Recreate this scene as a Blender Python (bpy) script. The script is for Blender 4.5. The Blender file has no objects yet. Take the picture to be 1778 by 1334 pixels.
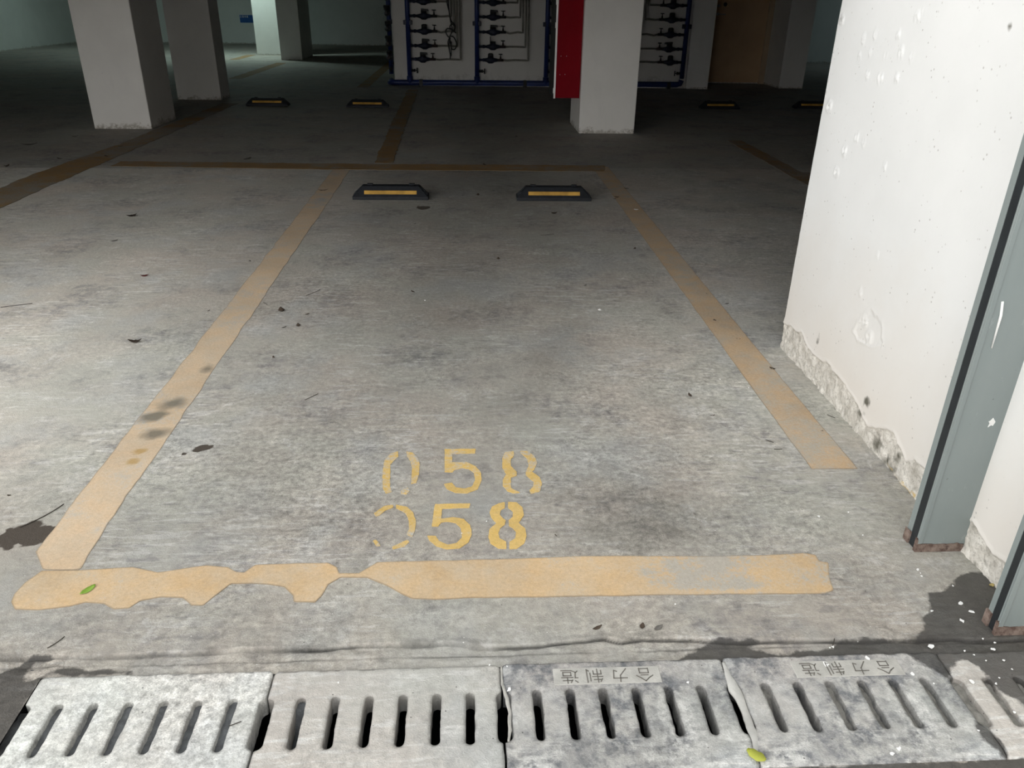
import bpy, bmesh, math, random
import numpy as np
from mathutils import Matrix, Vector

S = bpy.context.scene
COL = S.collection
random.seed(7)
RNG = np.random.default_rng(7)

# ------------------------------------------------------------------ camera
W, H = 1778, 1334
F_PX, PITCH, YAW, ROLL, CAM_H = 1356.783, 0.459937397, 0.0575680652, 0.0166449818, 1.45
_cy, _sy, _cp, _sp = math.cos(YAW), math.sin(YAW), math.cos(PITCH), math.sin(PITCH)
FW = np.array([_sy*_cp, _cy*_cp, -_sp]); RT = np.array([_cy, -_sy, 0.0]); UP = np.cross(RT, FW)
_c, _s = math.cos(ROLL), math.sin(ROLL)
R2 = _c*RT + _s*UP; U2 = -_s*RT + _c*UP
cam_data = bpy.data.cameras.new('camera')
cam_data.sensor_fit = 'HORIZONTAL'; cam_data.sensor_width = 36.0
cam_data.lens = F_PX / W * 36.0; cam_data.clip_start = 0.05; cam_data.clip_end = 200
cam = bpy.data.objects.new('camera', cam_data); COL.objects.link(cam)
m = Matrix.Identity(4)
for i in range(3):
    m[i][0], m[i][1], m[i][2] = R2[i], U2[i], -FW[i]
m[2][3] = CAM_H
cam.matrix_world = m
S.camera = cam

# ------------------------------------------------------------------ sky, exposure
SKY = 3.4
world = bpy.data.worlds.new('overcast_sky'); S.world = world; world.use_nodes = True
bg = world.node_tree.nodes['Background']
_t = world.node_tree; _co = _t.nodes.new('ShaderNodeTexCoord'); _sx = _t.nodes.new('ShaderNodeSeparateXYZ'); _mr = _t.nodes.new('ShaderNodeMapRange'); _mx = _t.nodes.new('ShaderNodeMix')
_t.links.new(_co.outputs['Generated'], _sx.inputs[0]); _t.links.new(_sx.outputs[2], _mr.inputs[0]); _mr.clamp = True; _pw = _t.nodes.new('ShaderNodeMath'); _pw.operation = 'POWER'; _pw.use_clamp = True; _pw.inputs[1].default_value = .65
_mr.inputs[1].default_value = 0.0; _mr.inputs[2].default_value = 1.0; _mx.data_type = 'RGBA'
_t.links.new(_mr.outputs[0], _pw.inputs[0]); _t.links.new(_pw.outputs[0], _mx.inputs[0]); _mx.inputs[6].default_value = (1.62, 1.58, 1.54, 1); _mx.inputs[7].default_value = (.29, .305, .315, 1)   # bright haze low down, greyer overhead
_t.links.new(_mx.outputs[2], bg.inputs[0]); bg.inputs[1].default_value = SKY
S.view_settings.view_transform = 'Standard'; S.view_settings.look = 'None'
S.view_settings.exposure = 0.0; S.view_settings.gamma = 1.0
S.view_settings.use_curve_mapping = False
S.cycles.use_denoising = True
S.cycles.max_bounces = 6; S.cycles.diffuse_bounces = 4; S.cycles.glossy_bounces = 2; S.cycles.transmission_bounces = 0
S.cycles.use_adaptive_sampling = True; S.cycles.adaptive_threshold = .05
S.cycles.sample_clamp_indirect = 4.0

CEIL_Y0, CEIL_H, BEAM_Z = 3.1, 3.3, 1.85         # front edge and height of the garage roof slab
OUT_Y, OUT_H = -9.0, 0.9           # wall across the driveway, behind the camera

# ------------------------------------------------------------------ helpers
def ray(x, y):
    return FW + (x - W/2)/F_PX*R2 - (y - H/2)/F_PX*U2
def G(x, y):                                    # where a sight line meets the floor
    d = ray(x, y); t = CAM_H / -d[2]
    return (d[0]*t, d[1]*t)
def onX(X, x, y):
    d = ray(x, y); t = X/d[0]; return (d[1]*t, CAM_H + d[2]*t)

def hash2(ix, iy, seed=0):
    n = (ix.astype(np.int64)*374761393 + iy.astype(np.int64)*668265263 + seed*974634777) & 0x7fffffff
    n = ((n ^ (n >> 13))*1274126177) & 0x7fffffff
    n = n ^ (n >> 16)
    return (n % 100003)/100003.0
def vnoise(x, y, seed=0):
    x = np.asarray(x, float); y = np.asarray(y, float)
    ix, iy = np.floor(x), np.floor(y); fx, fy = x-ix, y-iy
    fx = fx*fx*(3-2*fx); fy = fy*fy*(3-2*fy)
    a = hash2(ix, iy, seed); b = hash2(ix+1, iy, seed); c = hash2(ix, iy+1, seed); d = hash2(ix+1, iy+1, seed)
    return (a*(1-fx)+b*fx)*(1-fy) + (c*(1-fx)+d*fx)*fy
def fbm(x, y, seed=0, oct=4, rough=.5):
    v = 0; a = 1; t = 0
    for o in range(oct):
        v = v + a*vnoise(np.asarray(x)*2**o, np.asarray(y)*2**o, seed+o*17); t += a; a *= rough
    return v/t - .5
def poly_sd(P, px, py):                         # signed distance, negative inside
    P = np.asarray(P, float); px = np.asarray(px, float); py = np.asarray(py, float)
    d = np.full(px.shape, 1e18); ins = np.zeros(px.shape, bool); n = len(P)
    for i in range(n):
        ax, ay = P[i]; bx, by = P[(i+1) % n]
        ex, ey = bx-ax, by-ay; wx, wy = px-ax, py-ay
        t = np.clip((wx*ex+wy*ey)/max(ex*ex+ey*ey, 1e-12), 0, 1)
        d = np.minimum(d, (wx-ex*t)**2 + (wy-ey*t)**2)
        if ay != by:
            c = ((ay > py) != (by > py)) & (px < (bx-ax)*(py-ay)/(by-ay)+ax); ins ^= c
    d = np.sqrt(d); return np.where(ins, -d, d)

def mesh_np(name, V, Fc, mat=None, attrs=None, smooth=False):
    me = bpy.data.meshes.new(name)
    me.from_pydata([tuple(v) for v in V], [], [tuple(f) for f in Fc]); me.update()
    if attrs:
        for k, a in attrs.items():
            at = me.attributes.new(k, 'FLOAT', 'POINT'); at.data.foreach_set('value', np.asarray(a, np.float32))
    if mat: me.materials.append(mat)
    if smooth: me.polygons.foreach_set('use_smooth', [True]*len(me.polygons))
    return me
def link(name, me, parent=None, loc=None):
    o = bpy.data.objects.new(name, me); COL.objects.link(o)
    if parent: o.parent = parent
    if loc: o.location = loc
    return o
def tag(o, label=None, cat=None, group=None, kind=None):
    if label: o['label'] = label
    if cat: o['category'] = cat
    if group: o['group'] = group
    if kind: o['kind'] = kind
    return o
def thing(name, label, cat, loc=(0, 0, 0), rz=0, group=None):
    o = bpy.data.objects.new(name, None); COL.objects.link(o); o.location = loc; o.rotation_euler = (0, 0, rz)
    o.empty_display_size = .05
    return tag(o, label, cat, group)

class MB:
    """collects simple solids and links them as one mesh object"""
    def __init__(s): s.bm = bmesh.new()
    def box(s, x0, x1, y0, y1, z0, z1, bev=0):
        v = [s.bm.verts.new(p) for p in ((x0,y0,z0),(x1,y0,z0),(x1,y1,z0),(x0,y1,z0),(x0,y0,z1),(x1,y0,z1),(x1,y1,z1),(x0,y1,z1))]
        fs = [s.bm.faces.new([v[i] for i in f]) for f in ((0,3,2,1),(4,5,6,7),(0,1,5,4),(1,2,6,5),(2,3,7,6),(3,0,4,7))]
        if bev:
            es = list({e for f in fs for e in f.edges}); bmesh.ops.bevel(s.bm, geom=es, offset=bev, segments=2, affect='EDGES', profile=.5)
        return s
    def hexa(s, pts, bev=0):                     # 8 corners: bottom ring then top ring
        v = [s.bm.verts.new(p) for p in pts]
        fs = [s.bm.faces.new([v[i] for i in f]) for f in ((0,3,2,1),(4,5,6,7),(0,1,5,4),(1,2,6,5),(2,3,7,6),(3,0,4,7))]
        if bev:
            es = list({e for f in fs for e in f.edges}); bmesh.ops.bevel(s.bm, geom=es, offset=bev, segments=2, affect='EDGES', profile=.5)
        return s
    def tube(s, pts, rad, n=10, cap=True):       # swept circle; rad may be a list
        pts = [Vector(p) for p in pts]; R = rad if hasattr(rad, '__len__') else [rad]*len(pts)
        rings = []; up = Vector((0, 0, 1)); prevx = None
        for i, p in enumerate(pts):
            a = pts[max(i-1, 0)]; b = pts[min(i+1, len(pts)-1)]; t = (b-a)
            t = t.normalized() if t.length > 1e-9 else Vector((0, 0, 1))
            if prevx is None:
                x = t.cross(up) if abs(t.z) < .95 else t.cross(Vector((1, 0, 0)))
            else:
                x = prevx - t*prevx.dot(t)
            x.normalize(); y = t.cross(x); prevx = x
            rings.append([s.bm.verts.new(p + x*math.cos(2*math.pi*k/n)*R[i] + y*math.sin(2*math.pi*k/n)*R[i]) for k in range(n)])
        for i in range(len(rings)-1):
            for k in range(n):
                f = s.bm.faces.new((rings[i][k], rings[i][(k+1) % n], rings[i+1][(k+1) % n], rings[i+1][k])); f.smooth = True
        if cap:
            s.bm.faces.new(rings[0][::-1]); s.bm.faces.new(rings[-1])
        return s
    def prism(s, poly, z0, z1):                  # xy outline extruded in z
        a = [s.bm.verts.new((x, y, z0)) for x, y in poly]; b = [s.bm.verts.new((x, y, z1)) for x, y in poly]; n = len(poly)
        s.bm.faces.new(a[::-1]); s.bm.faces.new(b)
        for i in range(n): s.bm.faces.new((a[i], a[(i+1) % n], b[(i+1) % n], b[i]))
        return s
    def mesh(s, name, mat):
        bmesh.ops.recalc_face_normals(s.bm, faces=s.bm.faces)
        me = bpy.data.meshes.new(name); s.bm.to_mesh(me); s.bm.free()
        if mat: me.materials.append(mat)
        return me
    def build(s, name, mat, parent=None, loc=None): return link(name, s.mesh(name, mat), parent, loc)

def grid_np(x0, x1, y0, y1, sx, sy):
    nx = max(1, int(round((x1-x0)/sx))); ny = max(1, int(round((y1-y0)/sy)))
    X, Y = np.meshgrid(np.linspace(x0, x1, nx+1), np.linspace(y0, y1, ny+1))
    idx = np.arange((nx+1)*(ny+1)).reshape(ny+1, nx+1)
    Fc = np.stack([idx[:-1, :-1], idx[:-1, 1:], idx[1:, 1:], idx[1:, :-1]], -1).reshape(-1, 4)
    return X.ravel(), Y.ravel(), Fc

def sdf_sheet(sdf, bounds, step, thick, topz):
    """a sheet whose outline is where sdf = 0: gridded top, side walls down by thick.
    topz(x, y, sd) -> z.  returns V, F, sd"""
    x0, x1, y0, y1 = bounds
    nx = int(math.ceil((x1-x0)/step)); ny = int(math.ceil((y1-y0)/step))
    X, Y = np.meshgrid(x0+np.arange(nx+1)*step, y0+np.arange(ny+1)*step)
    X = X.ravel(); Y = Y.ravel()
    idx = np.arange((nx+1)*(ny+1)).reshape(ny+1, nx+1)
    Fc = np.stack([idx[:-1, :-1], idx[:-1, 1:], idx[1:, 1:], idx[1:, :-1]], -1).reshape(-1, 4)
    keep = sdf(X[Fc].mean(1), Y[Fc].mean(1)) < 0
    Fc = Fc[keep]
    used = np.unique(Fc); remap = -np.ones(X.size, int); remap[used] = np.arange(used.size)
    Fc = remap[Fc]; X = X[used]; Y = Y[used]
    E = np.concatenate([Fc[:, [0, 1]], Fc[:, [1, 2]], Fc[:, [2, 3]], Fc[:, [3, 0]]])
    key = np.sort(E, 1); kk = key[:, 0].astype(np.int64)*10**7+key[:, 1]
    u, inv, cnt = np.unique(kk, return_inverse=True, return_counts=True)
    BE = E[cnt[inv] == 1]; bv = np.unique(BE)
    for it in range(3):
        e = step*.2; x = X[bv]; y = Y[bv]; d = sdf(x, y)
        gx = (sdf(x+e, y)-sdf(x-e, y))/(2*e); gy = (sdf(x, y+e)-sdf(x, y-e))/(2*e)
        g = np.maximum(gx*gx+gy*gy, .25); mv = np.clip(d, -.75*step, .75*step)
        X[bv] = x - mv*gx/g; Y[bv] = y - mv*gy/g
    sd = sdf(X, Y); Z = topz(X, Y, sd)
    V = np.stack([X, Y, Z], 1); n = len(V)
    bmap = {int(v): n+i for i, v in enumerate(bv)}
    Vb = V[bv].copy(); Vb[:, 2] -= thick
    faces = [tuple(f) for f in Fc] + [(int(b), int(a), bmap[int(a)], bmap[int(b)]) for a, b in BE]
    return np.concatenate([V, Vb]), faces, np.concatenate([sd, sd[bv]])

# ------------------------------------------------------------------ materials
class NT:
    def __init__(s, name):
        s.mat = bpy.data.materials.new(name); s.mat.use_nodes = True; s.t = s.mat.node_tree; s.t.nodes.clear()
        s.out = s.t.nodes.new('ShaderNodeOutputMaterial'); s.b = s.t.nodes.new('ShaderNodeBsdfPrincipled')
        s.t.links.new(s.b.outputs[0], s.out.inputs[0]); s._co = None
    def set(s, sock, v):
        if hasattr(v, 'is_output'): s.t.links.new(v, sock)
        elif v is not None:
            try: sock.default_value = v
            except Exception: sock.default_value = (v[0], v[1], v[2], 1) if hasattr(v, '__len__') else (v, v, v)
    def co(s):
        if s._co is None: s._co = s.t.nodes.new('ShaderNodeTexCoord').outputs['Object']
        return s._co
    def map(s, scale=(1, 1, 1), rot=(0, 0, 0), vec=None):
        n = s.t.nodes.new('ShaderNodeMapping'); s.set(n.inputs['Vector'], vec or s.co())
        n.inputs['Scale'].default_value = scale; n.inputs['Rotation'].default_value = rot; return n.outputs[0]
    def noise(s, scale, detail=4, rough=.55, vec=None, dist=0):
        n = s.t.nodes.new('ShaderNodeTexNoise'); s.set(n.inputs['Vector'], vec or s.co())
        n.inputs['Scale'].default_value = scale; n.inputs['Detail'].default_value = detail
        n.inputs['Roughness'].default_value = rough; n.inputs['Distortion'].default_value = dist; return n.outputs['Fac']
    def voro(s, scale, vec=None, feature='F1', rnd=1):
        n = s.t.nodes.new('ShaderNodeTexVoronoi'); n.feature = feature; s.set(n.inputs['Vector'], vec or s.co())
        n.inputs['Scale'].default_value = scale; n.inputs['Randomness'].default_value = rnd; return n
    def attr(s, name):
        n = s.t.nodes.new('ShaderNodeAttribute'); n.attribute_name = name; return n.outputs['Fac']
    def math(s, op, a, b=None, c=None, clamp=False):
        n = s.t.nodes.new('ShaderNodeMath'); n.operation = op; n.use_clamp = clamp
        s.set(n.inputs[0], a)
        if b is not None: s.set(n.inputs[1], b)
        if c is not None: s.set(n.inputs[2], c)
        return n.outputs[0]
    def ramp(s, v, a, b, lo=0., hi=1.):
        n = s.t.nodes.new('ShaderNodeMapRange'); n.clamp = True; s.set(n.inputs[0], v)
        n.inputs[1].default_value = a; n.inputs[2].default_value = b; n.inputs[3].default_value = lo; n.inputs[4].default_value = hi
        return n.outputs[0]
    def mix(s, f, a, b, mode='MIX'):
        n = s.t.nodes.new('ShaderNodeMix'); n.data_type = 'RGBA'; n.blend_type = mode; n.clamp_factor = True
        s.set(n.inputs[0], f)
        for k, v in ((6, a), (7, b)):
            if hasattr(v, 'is_output'): s.t.links.new(v, n.inputs[k])
            else: n.inputs[k].default_value = (v[0], v[1], v[2], 1) if hasattr(v, '__len__') else (v, v, v, 1)
        return n.outputs[2]
    def sep(s, axis):
        n = s.t.nodes.new('ShaderNodeSeparateXYZ'); s.set(n.inputs[0], s.co()); return n.outputs[axis]
    def bump(s, h, strength=.3, dist=.01, prev=None):
        n = s.t.nodes.new('ShaderNodeBump'); n.inputs['Strength'].default_value = strength; n.inputs['Distance'].default_value = dist
        s.set(n.inputs['Height'], h)
        if prev: s.set(n.inputs['Normal'], prev)
        return n.outputs[0]
    def done(s, color, rough=.8, normal=None, metal=0, spec=.35):
        s.set(s.b.inputs['Base Color'], color if hasattr(color, 'is_output') else (*color, 1)); s.set(s.b.inputs['Roughness'], rough)
        s.set(s.b.inputs['Metallic'], metal); s.b.inputs['Specular IOR Level'].default_value = spec
        if normal: s.set(s.b.inputs['Normal'], normal)
        return s.mat
def simple(name, col, rough=.6, metal=0, var=.12, scale=12, spec=.4, bump=0):
    n = NT(name); v = n.noise(scale, 4); k = n.ramp(v, .3, .7, 1-var, 1+var)
    c = n.mix(1.0, col, n.mix(0, k, k), 'MULTIPLY')
    return n.done(c, rough, n.bump(n.noise(scale*8, 3), bump, .004) if bump else None, metal, spec)

def concrete(name, base, dark, pale, seedshift=0., wet=True, scuff=.5, grime=.55, g0=.50):
    n = NT(name)
    co = n.map((1, 1, 1), (0, 0, 0)); 
    if seedshift:
        mp = n.t.nodes.new('ShaderNodeMapping'); n.set(mp.inputs['Vector'], n.co()); mp.inputs['Location'].default_value = (seedshift, seedshift*1.7, 0); co = mp.outputs[0]
    big = n.noise(.8, 5, .62, co); mid = n.noise(3.6, 7, .68, n.map((1, 1.15, 1), (0, 0, .3), co), .3)
    fine = n.noise(48, 5, .72, co); grain = n.noise(260, 3, .6, co)
    smear = n.noise(15, 5, .7, n.map((1, 1.6, 1), (0, 0, .55), co), .8)
    k = n.math('MULTIPLY', n.ramp(big, .3, .7, .93, 1.07), n.ramp(mid, .28, .72, .84, 1.15))
    k = n.math('MULTIPLY', k, n.ramp(smear, .3, .7, .80, 1.19))
    k = n.math('MULTIPLY', k, n.ramp(fine, .30, .70, .62, 1.36))
    k = n.math('MULTIPLY', k, n.ramp(grain, .25, .75, .76, 1.24))
    # smooth trowelled areas alternate with rough, gritty ones
    gritty = n.math('MULTIPLY', n.ramp(n.noise(1.3, 6, .68, n.map((1, 1, 1), (0, 0, .7), co)), .40, .60, .30, 1.1), n.attr('grit') if wet else 1.)
    k = n.math('ADD', 1., n.math('MULTIPLY', n.math('SUBTRACT', k, 1.), gritty))
    if wet: k = n.math('MULTIPLY', k, n.attr('tone'))
    t1 = n.noise(1.15, 5, .6, co); t2 = n.noise(2.3, 5, .6, n.map((1, 1, 1), (0, 0, 1.1), co))
    tint = n.mix(n.ramp(t1, .40, .60), (1.045, .99, .95), (.985, 1.002, .97)); tint = n.mix(n.ramp(t2, .50, .66), tint, (.97, .995, 1.02))
    c = n.mix(1, base, tint, 'MULTIPLY')
    # dull dark grime in clouds, pale scuffs drawn out by feet and tyres
    gr = n.math('MULTIPLY', n.ramp(n.noise(2.1, 6, .7, co), g0, g0+.14), n.ramp(n.noise(19, 5, .75, co), .40, .60))
    c = n.mix(n.math('MULTIPLY', gr, grime), c, dark)
    m1 = n.ramp(n.noise(1.4, 3, .5, co), .46, .60); m2 = n.ramp(n.noise(1.9, 3, .5, n.map((1, 1, 1), (0, 0, 2.), co)), .47, .60)
    sc = n.math('MULTIPLY', n.ramp(n.noise(7, 5, .62, n.map((1, 5.5, 1), (0, 0, .35), co), .5), .545, .615), m1)
    c = n.mix(n.math('MULTIPLY', sc, scuff), c, pale)
    sc2 = n.math('MULTIPLY', n.ramp(n.noise(8, 5, .62, n.map((1, 6.5, 1), (0, 0, -.7), co), .5), .55, .615), m2)
    c = n.mix(n.math('MULTIPLY', sc2, scuff), c, pale)
    sc3 = n.math('MULTIPLY', n.ramp(n.noise(5.5, 6, .7, co, .6), .57, .64), n.ramp(n.noise(40, 4, .7, co), .42, .56))
    c = n.mix(n.math('MULTIPLY', sc3, scuff), c, pale)
    dk = n.math('MULTIPLY', n.ramp(n.noise(11, 5, .66, n.map((1, 3.5, 1), (0, 0, .9), co), .4), .56, .64), m1)
    c = n.mix(n.math('MULTIPLY', dk, .45), c, dark)
    c = n.mix(1, c, n.mix(0, k, k), 'MULTIPLY')
    # specks
    vv = n.voro(38, co); sp = n.math('LESS_THAN', vv.outputs['Distance'], .07)
    sel = n.t.nodes.new('ShaderNodeSeparateColor'); n.t.links.new(vv.outputs['Color'], sel.inputs[0])
    c = n.mix(n.math('MULTIPLY', n.math('MULTIPLY', sp, n.math('GREATER_THAN', sel.outputs[0], .8)), .75), c, (.05, .048, .045))
    c = n.mix(n.math('MULTIPLY', n.math('MULTIPLY', sp, n.math('LESS_THAN', sel.outputs[0], .1)), .8), c, (.62, .61, .58))
    rough = n.ramp(fine, .3, .7, .72, .9)
    hgt = n.math('ADD', n.math('MULTIPLY', fine, .8), n.math('MULTIPLY', grain, .35))
    nm = n.bump(hgt, .6, .007)
    if wet:
        w = n.math('ADD', n.attr('wet'), n.math('MULTIPLY', n.math('SUBTRACT', n.noise(28, 4, .6, co), .5), .035))
        wf = n.ramp(w, -.003, .004)
        c = n.mix(wf, c, n.mix(.82, c, (.035, .033, .031)))
        c = n.mix(n.ramp(n.attr('spot'), .0, .16), c, (.075, .062, .05))
        rough = n.math('ADD', rough, n.math('MULTIPLY', wf, -.22))
    return n.done(c, rough, nm, 0, .3)

M = {}
M['floor'] = concrete('floor_concrete', (.435, .420, .385), (.165, .16, .168), (.64, .625, .60), scuff=.48, grime=.7)
M['slab_pale'] = concrete('pale_cement', (.56, .56, .545), (.40, .40, .40), (.66, .66, .64), 3.1, True, .4, .4)
M['slab_mid'] = concrete('grey_cement', (.50, .495, .475), (.32, .315, .31), (.66, .655, .63), 5.7, True, .6, .6, .46)
M['slab_blue'] = concrete('mottled_cement', (.45, .452, .445), (.15, .157, .168), (.64, .635, .61), 9.2, True, .8, .95, .40)
M['trench'] = simple('trench_mud', (.02, .022, .026), .6, var=.4, scale=20)
M['mud'] = simple('dry_mud', (.115, .12, .125), .9, var=.35, scale=40, bump=.6)
M['mud_tan'] = simple('dry_mud_tan', (.27, .26, .235), .9, var=.35, scale=40, bump=.6)
M['mud_pale'] = simple('dry_mortar', (.40, .39, .36), .9, var=.25, scale=30, bump=.5)

def paint(name, col, worn, under=(.42, .41, .385), lo=.5, hi=.62, scale=9):
    n = NT(name)
    big = n.noise(scale*.35, 4, .6); mid = n.noise(scale, 6, .65); fine = n.noise(90, 4, .65); grain = n.noise(330, 3, .6)
    c = n.mix(n.ramp(mid, .35, .68), col, worn)
    c = n.mix(1, c, n.mix(0, n.ramp(big, .3, .7, .9, 1.1), n.ramp(big, .3, .7, .9, 1.1)), 'MULTIPLY')
    w = n.math('ADD', n.math('ADD', n.math('MULTIPLY', big, .35), n.math('MULTIPLY', mid, .35)), n.math('MULTIPLY', fine, .3))
    w = n.math('ADD', w, n.attr('wear'))
    c = n.mix(n.ramp(w, lo, hi), c, under)
    k = n.math('MULTIPLY', n.ramp(fine, .25, .75, .88, 1.1), n.ramp(grain, .2, .8, .87, 1.13))
    c = n.mix(1, c, n.mix(0, k, k), 'MULTIPLY')
    c = n.mix(n.math('MULTIPLY', n.ramp(n.attr('stain'), .1, .75), .85), c, (.155, .145, .115))
    c = n.mix(n.math('MULTIPLY', n.attr('ochre'), .75), c, (.42, .27, .09))
    c = n.mix(n.math('MULTIPLY', n.ramp(n.attr('edge'), .0045, .0), .55), c, (.16, .14, .11))
    vv = n.voro(60); sp = n.math('LESS_THAN', vv.outputs['Distance'], .06)
    c = n.mix(n.math('MULTIPLY', sp, .6), c, (.12, .09, .06))
    return n.done(c, .85, n.bump(n.math('ADD', fine, n.math('MULTIPLY', grain, .5)), .35, .003), 0, .25)
M['line'] = paint('line_paint', (.60, .45, .30), (.57, .47, .35))
M['line_front'] = paint('line_paint_near', (.56, .395, .225), (.54, .43, .30), under=(.42, .385, .33), lo=.5, hi=.58)
M['line_right'] = paint('line_paint_faded', (.52, .375, .235), (.45, .37, .275), under=(.40, .37, .315), lo=.5, hi=.62)
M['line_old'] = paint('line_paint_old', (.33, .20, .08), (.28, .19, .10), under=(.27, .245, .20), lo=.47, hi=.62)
M['digit'] = paint('stencil_paint', (.62, .42, .135), (.60, .43, .18), lo=.55, hi=.68, scale=26)

def painted_wall(name, col, base_h=.10, grime=(.30, .27, .22), strength=.8, tint=None):
    n = NT(name); z = n.sep(2)
    blot = n.noise(2.2, 5, .6); fine = n.noise(45, 5, .65); drip = n.noise(7, 5, .65, n.map((1, 1, .25)))
    c = n.mix(n.ramp(blot, .35, .7), col, tuple(v*.93 for v in col))
    c = n.mix(n.math('MULTIPLY', n.ramp(drip, .58, .75), .25), c, tuple(v*.8 for v in col))
    lim = n.math('ADD', z, n.math('MULTIPLY', n.math('SUBTRACT', n.noise(9, 6, .7), .5), -base_h*2.6))
    g = n.math('MULTIPLY', n.ramp(lim, base_h*.55, base_h*.2), n.ramp(n.noise(30, 5, .7), .36, .55))
    c = n.mix(n.math('MULTIPLY', g, strength), c, grime)
    vv = n.voro(11); sp = n.math('LESS_THAN', vv.outputs['Distance'], .035)
    c = n.mix(n.math('MULTIPLY', sp, .5), c, (.2, .19, .18))
    return n.done(c, .75, n.bump(fine, .2, .004), 0, .3)
M['white'] = painted_wall('white_paint', (.80, .785, .75))
M['white_far'] = painted_wall('white_paint_dusty', (.74, .74, .71), .06)
M['meter_wall'] = painted_wall('meter_wall_paint', (.62, .61, .58), .3, (.36, .35, .32), .7)
M['pale_green'] = painted_wall('pale_wall_paint', (.70, .735, .71), .06)
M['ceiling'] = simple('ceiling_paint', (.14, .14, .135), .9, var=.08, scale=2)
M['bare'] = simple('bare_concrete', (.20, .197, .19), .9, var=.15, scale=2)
M['outer'] = simple('outer_wall_render', (.50, .495, .47), .9, var=.12, scale=1.5)

def wall_near():
    n = NT('peeling_white_paint'); s = n.attr('spall')
    fine = n.noise(60, 6, .7); rough_n = n.noise(24, 7, .75); blot = n.noise(3, 4, .6)
    c = n.mix(n.ramp(blot, .35, .7), (.80, .81, .805), (.765, .775, .77))
    warm = n.ramp(n.math('SUBTRACT', n.sep(2), n.math('MULTIPLY', n.noise(4, 5, .6), .5)), .5, -.15)
    c = n.mix(warm, c, (.72, .69, .645))
    pits = n.voro(42); pm = n.math('MULTIPLY', n.math('LESS_THAN', pits.outputs['Distance'], .14), n.ramp(n.noise(9, 3), .5, .62))
    c = n.mix(n.math('MULTIPLY', pm, .55), c, (.36, .34, .32))
    pl = n.mix(n.ramp(rough_n, .35, .62), (.46, .435, .385), (.74, .715, .66))
    pl = n.mix(n.math('MULTIPLY', n.ramp(n.noise(85, 5, .75), .52, .62), .55), pl, (.26, .24, .21))
    c = n.mix(n.ramp(s, .25, .6), c, pl)
    c = n.mix(n.ramp(n.attr('mold'), .15, .8), c, (.13, .125, .10))
    c = n.mix(n.ramp(n.attr('ochre'), .3, .7), c, (.58, .40, .12))
    h = n.math('ADD', n.math('MULTIPLY', fine, n.ramp(s, 0, .6, .15, 1.)), n.math('MULTIPLY', pm, -.6))
    return n.done(c, .7, n.bump(h, .5, .006), 0, .35)
M['wall_near'] = wall_near()

def rail_mat():
    n = NT('grey_green_steel'); b = n.noise(3, 5, .6, n.map((1, 1, .3))); f = n.noise(50, 4, .6)
    c = n.mix(n.ramp(b, .35, .7), (.235, .275, .272), (.29, .325, .32))
    c = n.mix(n.math('MULTIPLY', n.ramp(n.noise(24, 5, .7, n.map((1, 1, .5))), .62, .72), .5), c, (.42, .45, .45))
    c = n.mix(n.math('MULTIPLY', n.ramp(f, .7, .75), .8), c, (.10, .10, .10))
    return n.done(c, .48, n.bump(f, .1, .002), .15, .5)
M['rail'] = rail_mat()
M['rubber'] = simple('black_rubber', (.018, .022, .025), .55, var=.2)
def rust_mat():
    n = NT('rusty_foot'); a = n.noise(30, 6, .7); b = n.noise(90, 4, .7)
    c = n.mix(n.ramp(a, .38, .62), (.085, .052, .042), (.25, .195, .165))
    c = n.mix(n.ramp(b, .6, .7), c, (.05, .03, .028))
    return n.done(c, .9, n.bump(a, .7, .004), 0, .2)
M['rust'] = rust_mat()
M['white_drip'] = simple('white_drip_paint', (.86, .86, .84), .5, var=.04)
M['stop'] = simple('black_stop_rubber', (.011, .013, .017), .6, var=.3, scale=25, bump=.2, spec=.25)
M['stop_scuff'] = simple('scuffed_stop_rubber', (.03, .034, .04), .6, var=.3, scale=30, spec=.25)
M['reflector'] = simple('amber_reflector', (.46, .27, .055), .45, var=.25, scale=14)
M['blue_pipe'] = simple('blue_pipe_paint', (.008, .022, .11), .45, var=.2, scale=5)
M['dark_blue'] = simple('dark_meter_blue', (.007, .011, .028), .5, var=.2)
M['black_iron'] = simple('black_iron', (.010, .010, .011), .55, var=.2)
M['valve_red'] = simple('dull_red_valve', (.022, .009, .009), .55, var=.2)
M['grey_pipe'] = simple('grey_service_pipe', (.17, .165, .14), .5, var=.2)
M['cable'] = simple('black_cable', (.012, .012, .012), .6)
M['red'] = simple('red_cabinet_paint', (.22, .003, .010), .6, var=.12, scale=2, spec=.08)
M['white_metal'] = simple('white_enamel', (.93, .91, .90), .3, 0, var=.02)
M['dark_grey'] = simple('dark_grey_enamel', (.05, .05, .048), .7, spec=.1)
M['steel'] = simple('brushed_steel', (.45, .43, .40), .35, 1, var=.1)
M['door'] = simple('tan_door_paint', (.48, .34, .20), .6, var=.08, scale=2)
M['frame'] = simple('tan_frame_paint', (.42, .33, .22), .6, var=.08, scale=3)
M['sign_blue'] = simple('sign_blue', (.01, .10, .36), .5, var=.05)
M['sign_white'] = simple('sign_white', (.75, .77, .78), .5, var=.05)
M['leaf_dry'] = simple('dry_leaf', (.07, .05, .035), .8, var=.4, scale=60)
M['leaf_grey'] = simple('grey_leaf', (.15, .14, .125), .85, var=.3, scale=60)
M['leaf_red'] = simple('red_leaf', (.20, .035, .035), .8, var=.3, scale=60)
M['leaf_green'] = simple('green_leaf', (.22, .36, .05), .45, var=.2, scale=40)
M['leaf_lime'] = simple('lime_leaf', (.40, .42, .06), .45, var=.2, scale=40)
M['chip'] = simple('white_paint_flake', (.88, .88, .87), .6, var=.05)
M['twig'] = simple('twig', (.045, .038, .03), .8)
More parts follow.
